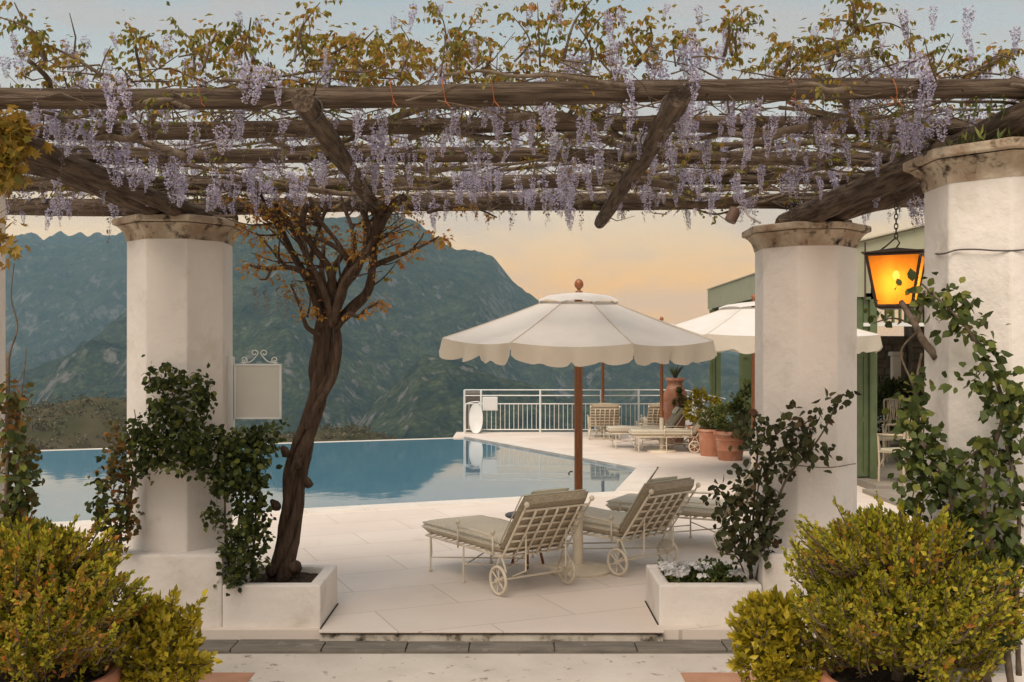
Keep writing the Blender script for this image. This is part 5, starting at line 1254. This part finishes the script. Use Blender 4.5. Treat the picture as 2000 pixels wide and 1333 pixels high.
climber('climbing_vine', (-2.55, 4.5, 2.6),
    [(15,255,34,26,4.5),(20,290,34,26,4.5),(0,310,24,30,4.5),(10,340,14,16,4.5),(2,440,12,10,4.5),(4,480,10,10,4.5)], .050, .058, 'autumn_one', 'autumn_one',
    'golden yellow lobed leaves of a vine hanging at the left pergola corner',
    [([(-120,230,4.7),(-60,225,4.6),(0,240,4.55),(40,270,4.5)], .012, .004), ([(-60,225,4.6),(-20,320,4.55),(-5,430,4.5),(2,490,4.5)], .008, .003)], nparts=290, face=.6, tmpl=LOBE)
# weeds on the near capital
wd = wroot('weed_tuft', (2.35, 4.7, 2.83)); tag(wd, 'wild green weeds growing on the weathered capital of the tall pillar', 'weeds')
lc = LC(); n = 230
bx_ = np.stack([rng.uniform(2.02, 2.72, n), rng.uniform(4.50, 4.85, n), np.full(n, 2.835)], -1); bx_[:, 1] = np.minimum(bx_[:, 1], 4.62 + abs(bx_[:, 0]-2.4)*.5)
hh = .02 + .06*rng.random(n)**2
lc.leaves(bx_, np.stack([rng.normal(size=n)*.4, rng.normal(size=n)*.3, np.ones(n)], -1), hh, (LEAF4[0]*np.array((.35, 1, .6)), LEAF4[1])); lc.build('blades', M['green_bush'], wd, wd['world_built'])
for px, py in ((1935,165),(1880,205),(1905,190),(1960,190)):
    a = P(px-4, 235, 4.55); b = P(px, py, 4.55); MB().tube([a, (a+b)/2 + Vector((.01,0,0)), b], [.003,.0025,.001], 5).build('stalk', M['green_bush'], wd)
    q = [tuple(a.lerp(b, u)) for u in np.linspace(.2, 1, 16)]; LC().leaves(q, rng.normal(size=(16,3)) + np.array((0,0,.8)), .02, LEAF4).build('stalk_leaves', M['green_bush'], wd, wd['world_built'])

# ------------------------------------------------------------------ foreground shrubs in pots
def shrub(name, base, c, rad, nsprig, per, sz, m, m2, share2, label, up=.35, tops=None, stemr=.004):
    r = wroot(name, base); tag(r, label, 'shrub')
    c = Vector(c); A, B_c = LC(), LC()
    pa, da, pb, db = [], [], [], []
    st = MB()
    nt_ = len(tops or [])
    for i in range(nsprig + nt_):
        if i < nsprig:
            u = Vector(rng.normal(size=3)).normalized()
            if u.z < -.78: u.z = -u.z
            lump = .70 + .46*float(vnoise(np.array([u.x*3.6+7]), np.array([u.z*3.6+u.y*2.3+3]))[0])
            fr = random.uniform(.90, 1.05) if random.random() < .72 else random.uniform(.45, .9)
            e = c + Vector((u.x*rad[0], u.y*rad[1], u.z*rad[2]))*lump*fr
            gd = (Vector((u.x, u.y, max(u.z, -.1)))*.75 + Vector((random.uniform(-.3,.3), random.uniform(-.3,.3), .35 + up))).normalized()
            ln_ = random.uniform(.26, .46)*rad[2]
            tip = e + gd*ln_*.35; s = e - gd*ln_*.65
        else:
            tip = Vector(tops[i-nsprig]); s = c.lerp(tip, .45)
        q = [s.lerp(tip, v) + Vector((0, 0, -.03*4*v*(1-v))) for v in np.linspace(0, 1, 6)]
        if i % 2 == 0 or i >= nsprig: st.tube(q, [stemr*1.3, stemr*1.2, stemr, stemr*.9, stemr*.7, stemr*.4], 4, cap=False)
        ax = (tip - s); L_ = ax.length; ax.normalize()
        red = random.random() < share2
        k = per if i < nsprig else per*2
        for j in range(k):
            v = (j + random.random())/k
            p = np.array(s.lerp(tip, .12 + .88*v)); rd = rng.normal(size=3); rd /= np.linalg.norm(rd)
            wdt = .35 + .65*(1 - v)
            dd = np.array(ax)*(.40 + .5*v) + rd*1.0*wdt
            (pb if red else pa).append(p + rd*sz*.35*wdt); (db if red else da).append(dd)
    for P_, D_v, mm_ in ((pa, da, m), (pb, db, m2)):
        if P_: LC().leaves(P_, D_v, sz*rng.uniform(.5, 1.45, len(P_)), LEAF4).build('foliage', M[mm_], r, base)
    n_in = nsprig*5; ui = rng.normal(size=(n_in, 3)); ui /= np.linalg.norm(ui, axis=1, keepdims=True)
    LC().leaves(np.array(c) + ui*np.array(rad)*rng.uniform(.3, .85, (n_in, 1)), rng.normal(size=(n_in, 3)) + np.array((0, 0, .5)), sz*1.3, LEAF4).build('inner_foliage', M[m], r, base)
    st.build('twigs', M['vine'], r)['kind'] = 'stuff'
    MB().tube([Vector(base), c.lerp(Vector(base), .5), c], [.03, .025, .012], 7).build('stem', M['vine'], r)
    return r
rim_prof = [(.66,0),(.68,.03),(.80,.5),(.88,.82),(.96,.85),(1.0,.88),(1.02,.94),(1.0,.985),(.97,1.0),(.90,.995),(.87,.97),(.86,.9)]
YS = 4.55
pot((1.74, YS, ZT), .345, .51, 'wide terracotta pot holding the larger rounded shrub beside the tall pillar', rim_prof)
pot((-2.135, YS, ZT), .345, .52, 'wide terracotta pot holding the rounded russet tipped shrub on the left', rim_prof)
tops = [P(random.uniform(1550, 1930), random.uniform(985, 1090), YS + random.uniform(-.3, .25)) for _ in range(60)] + [P(x, y, YS + random.uniform(-.15, .2)) for x, y in ((1556,1045),(1570,1010),(1628,975),(1655,1005),(1600,1050),(1680,1000),(1712,965),(1735,1000),(1790,985),(1805,965),(1760,1010),(1640,1040),(1690,1030),(1835,1030),(1860,1060),(1900,1070),(1545,1090),(1590,1085),(1940,1140),(1975,1190),(1985,1220))]
shrub('round_shrub', (1.74, YS, .40), P(1758, 1172, YS), (.465, .42, .37), 1250, 22, .025, 'box_leaf', 'box_leaf_red', .13, 'large yellow green rounded shrub with upright sprigs in the pot beside the tall pillar', tops=tops)
tops = [P(random.uniform(0, 230), random.uniform(1020, 1085), YS + random.uniform(-.25, .25)) for _ in range(26)] + [P(x, y, YS + random.uniform(-.15, .2)) for x, y in ((60,1020),(110,1030),(150,1010),(185,1025),(215,1000),(225,1050),(20,1040),(130,1045),(250,1085),(258,1120))]
shrub('round_shrub', (-2.135, YS, .41), P(72, 1178, YS), (.395, .40, .35), 1150, 22, .025, 'box_leaf', 'box_leaf_red', .30, 'rounded yellow green shrub with russet tips in the pot on the left', tops=tops)
tops = [P(x, y, 4.75) for x, y in ((308,1170),(340,1158),(395,1170),(385,1205),(300,1195),(418,1290),(405,1310))]
pot((-1.68, 4.80, ZT), .17, .22, 'small terracotta pot hidden under the golden shrub on the left')
shrub('golden_shrub', (-1.68, 4.80, .12), P(306, 1285, 4.80), (.22, .22, .25), 130, 22, .040, 'euonymus', 'euonymus', 0, 'small golden leaved shrub beside the russet tipped shrub', tops=tops)
pot((1.27, 4.75, ZT), .16, .22, 'small terracotta pot hidden under the golden shrub on the right')
tops = [P(x, y, 4.70) for x, y in ((1480,1165),(1510,1158),(1540,1165),(1455,1185),(1436,1245),(1440,1300),(1470,1175))]
shrub('golden_shrub', (1.27, 4.75, .12), P(1520, 1270, 4.75), (.20, .20, .25), 130, 22, .038, 'euonymus', 'euonymus', 0, 'small golden leaved shrub beside the larger rounded shrub', tops=tops)

# ------------------------------------------------------------------ white flowers in the right planter
fb = wroot('bedding_flowers', (1.35, 7.3, .24)); tag(fb, 'low white bedding flowers filling the right planter', 'flowers')
n = 1500
X = rng.uniform(1.10, 1.66, n); Yv = rng.uniform(7.04, 7.58, n); Zv = .235 + .075*rng.random(n) + .03*np.sin(X*14)
LC().leaves(np.stack([X, Yv, Zv], -1), rng.normal(size=(n, 3)) + np.array((0, 0, .7)), rng.uniform(.022, .042, n), LEAF8).build('foliage', M['climb_leaf'], fb, fb['world_built'])
fm = []
for k in range(3):
    lc = LC(); a = np.arange(5)*2*np.pi/5 + k
    lc.leaves(np.zeros((5, 3)), np.stack([np.cos(a), np.sin(a), np.full(5, .25)], -1), np.full(5, .022), (np.array([(0,0,0),(-.45,.55,.05),(0,1,.0),(.45,.55,.05)]), LEAF4[1]), nrm=np.array([(0,0,1.0)]*5))
    me = tri_mesh('flower', np.concatenate(lc.V), np.concatenate(lc.T)); me.materials.append(M['white_petal']); fm.append(me)
cnt = 0
while cnt < 290:
    px = random.uniform(1286, 1475); py = random.uniform(1100, 1142)
    if fbm(np.array([px/32.]), np.array([py/14.]), 2)[0] < (.34 if px < 1345 else .50): continue
    z = random.uniform(.315, .345); p = Vector(P(px, py, (CAMH - z)*F/(py - HORY)))
    if not (7.02 < p.y < 7.6 and 1.08 < p.x < 1.68): continue
    put('flower', fm[cnt % 3], None, fb, p - Vector(fb['world_built']), (random.gauss(.5, .5), random.gauss(0, .5), random.uniform(0, 6))); cnt += 1
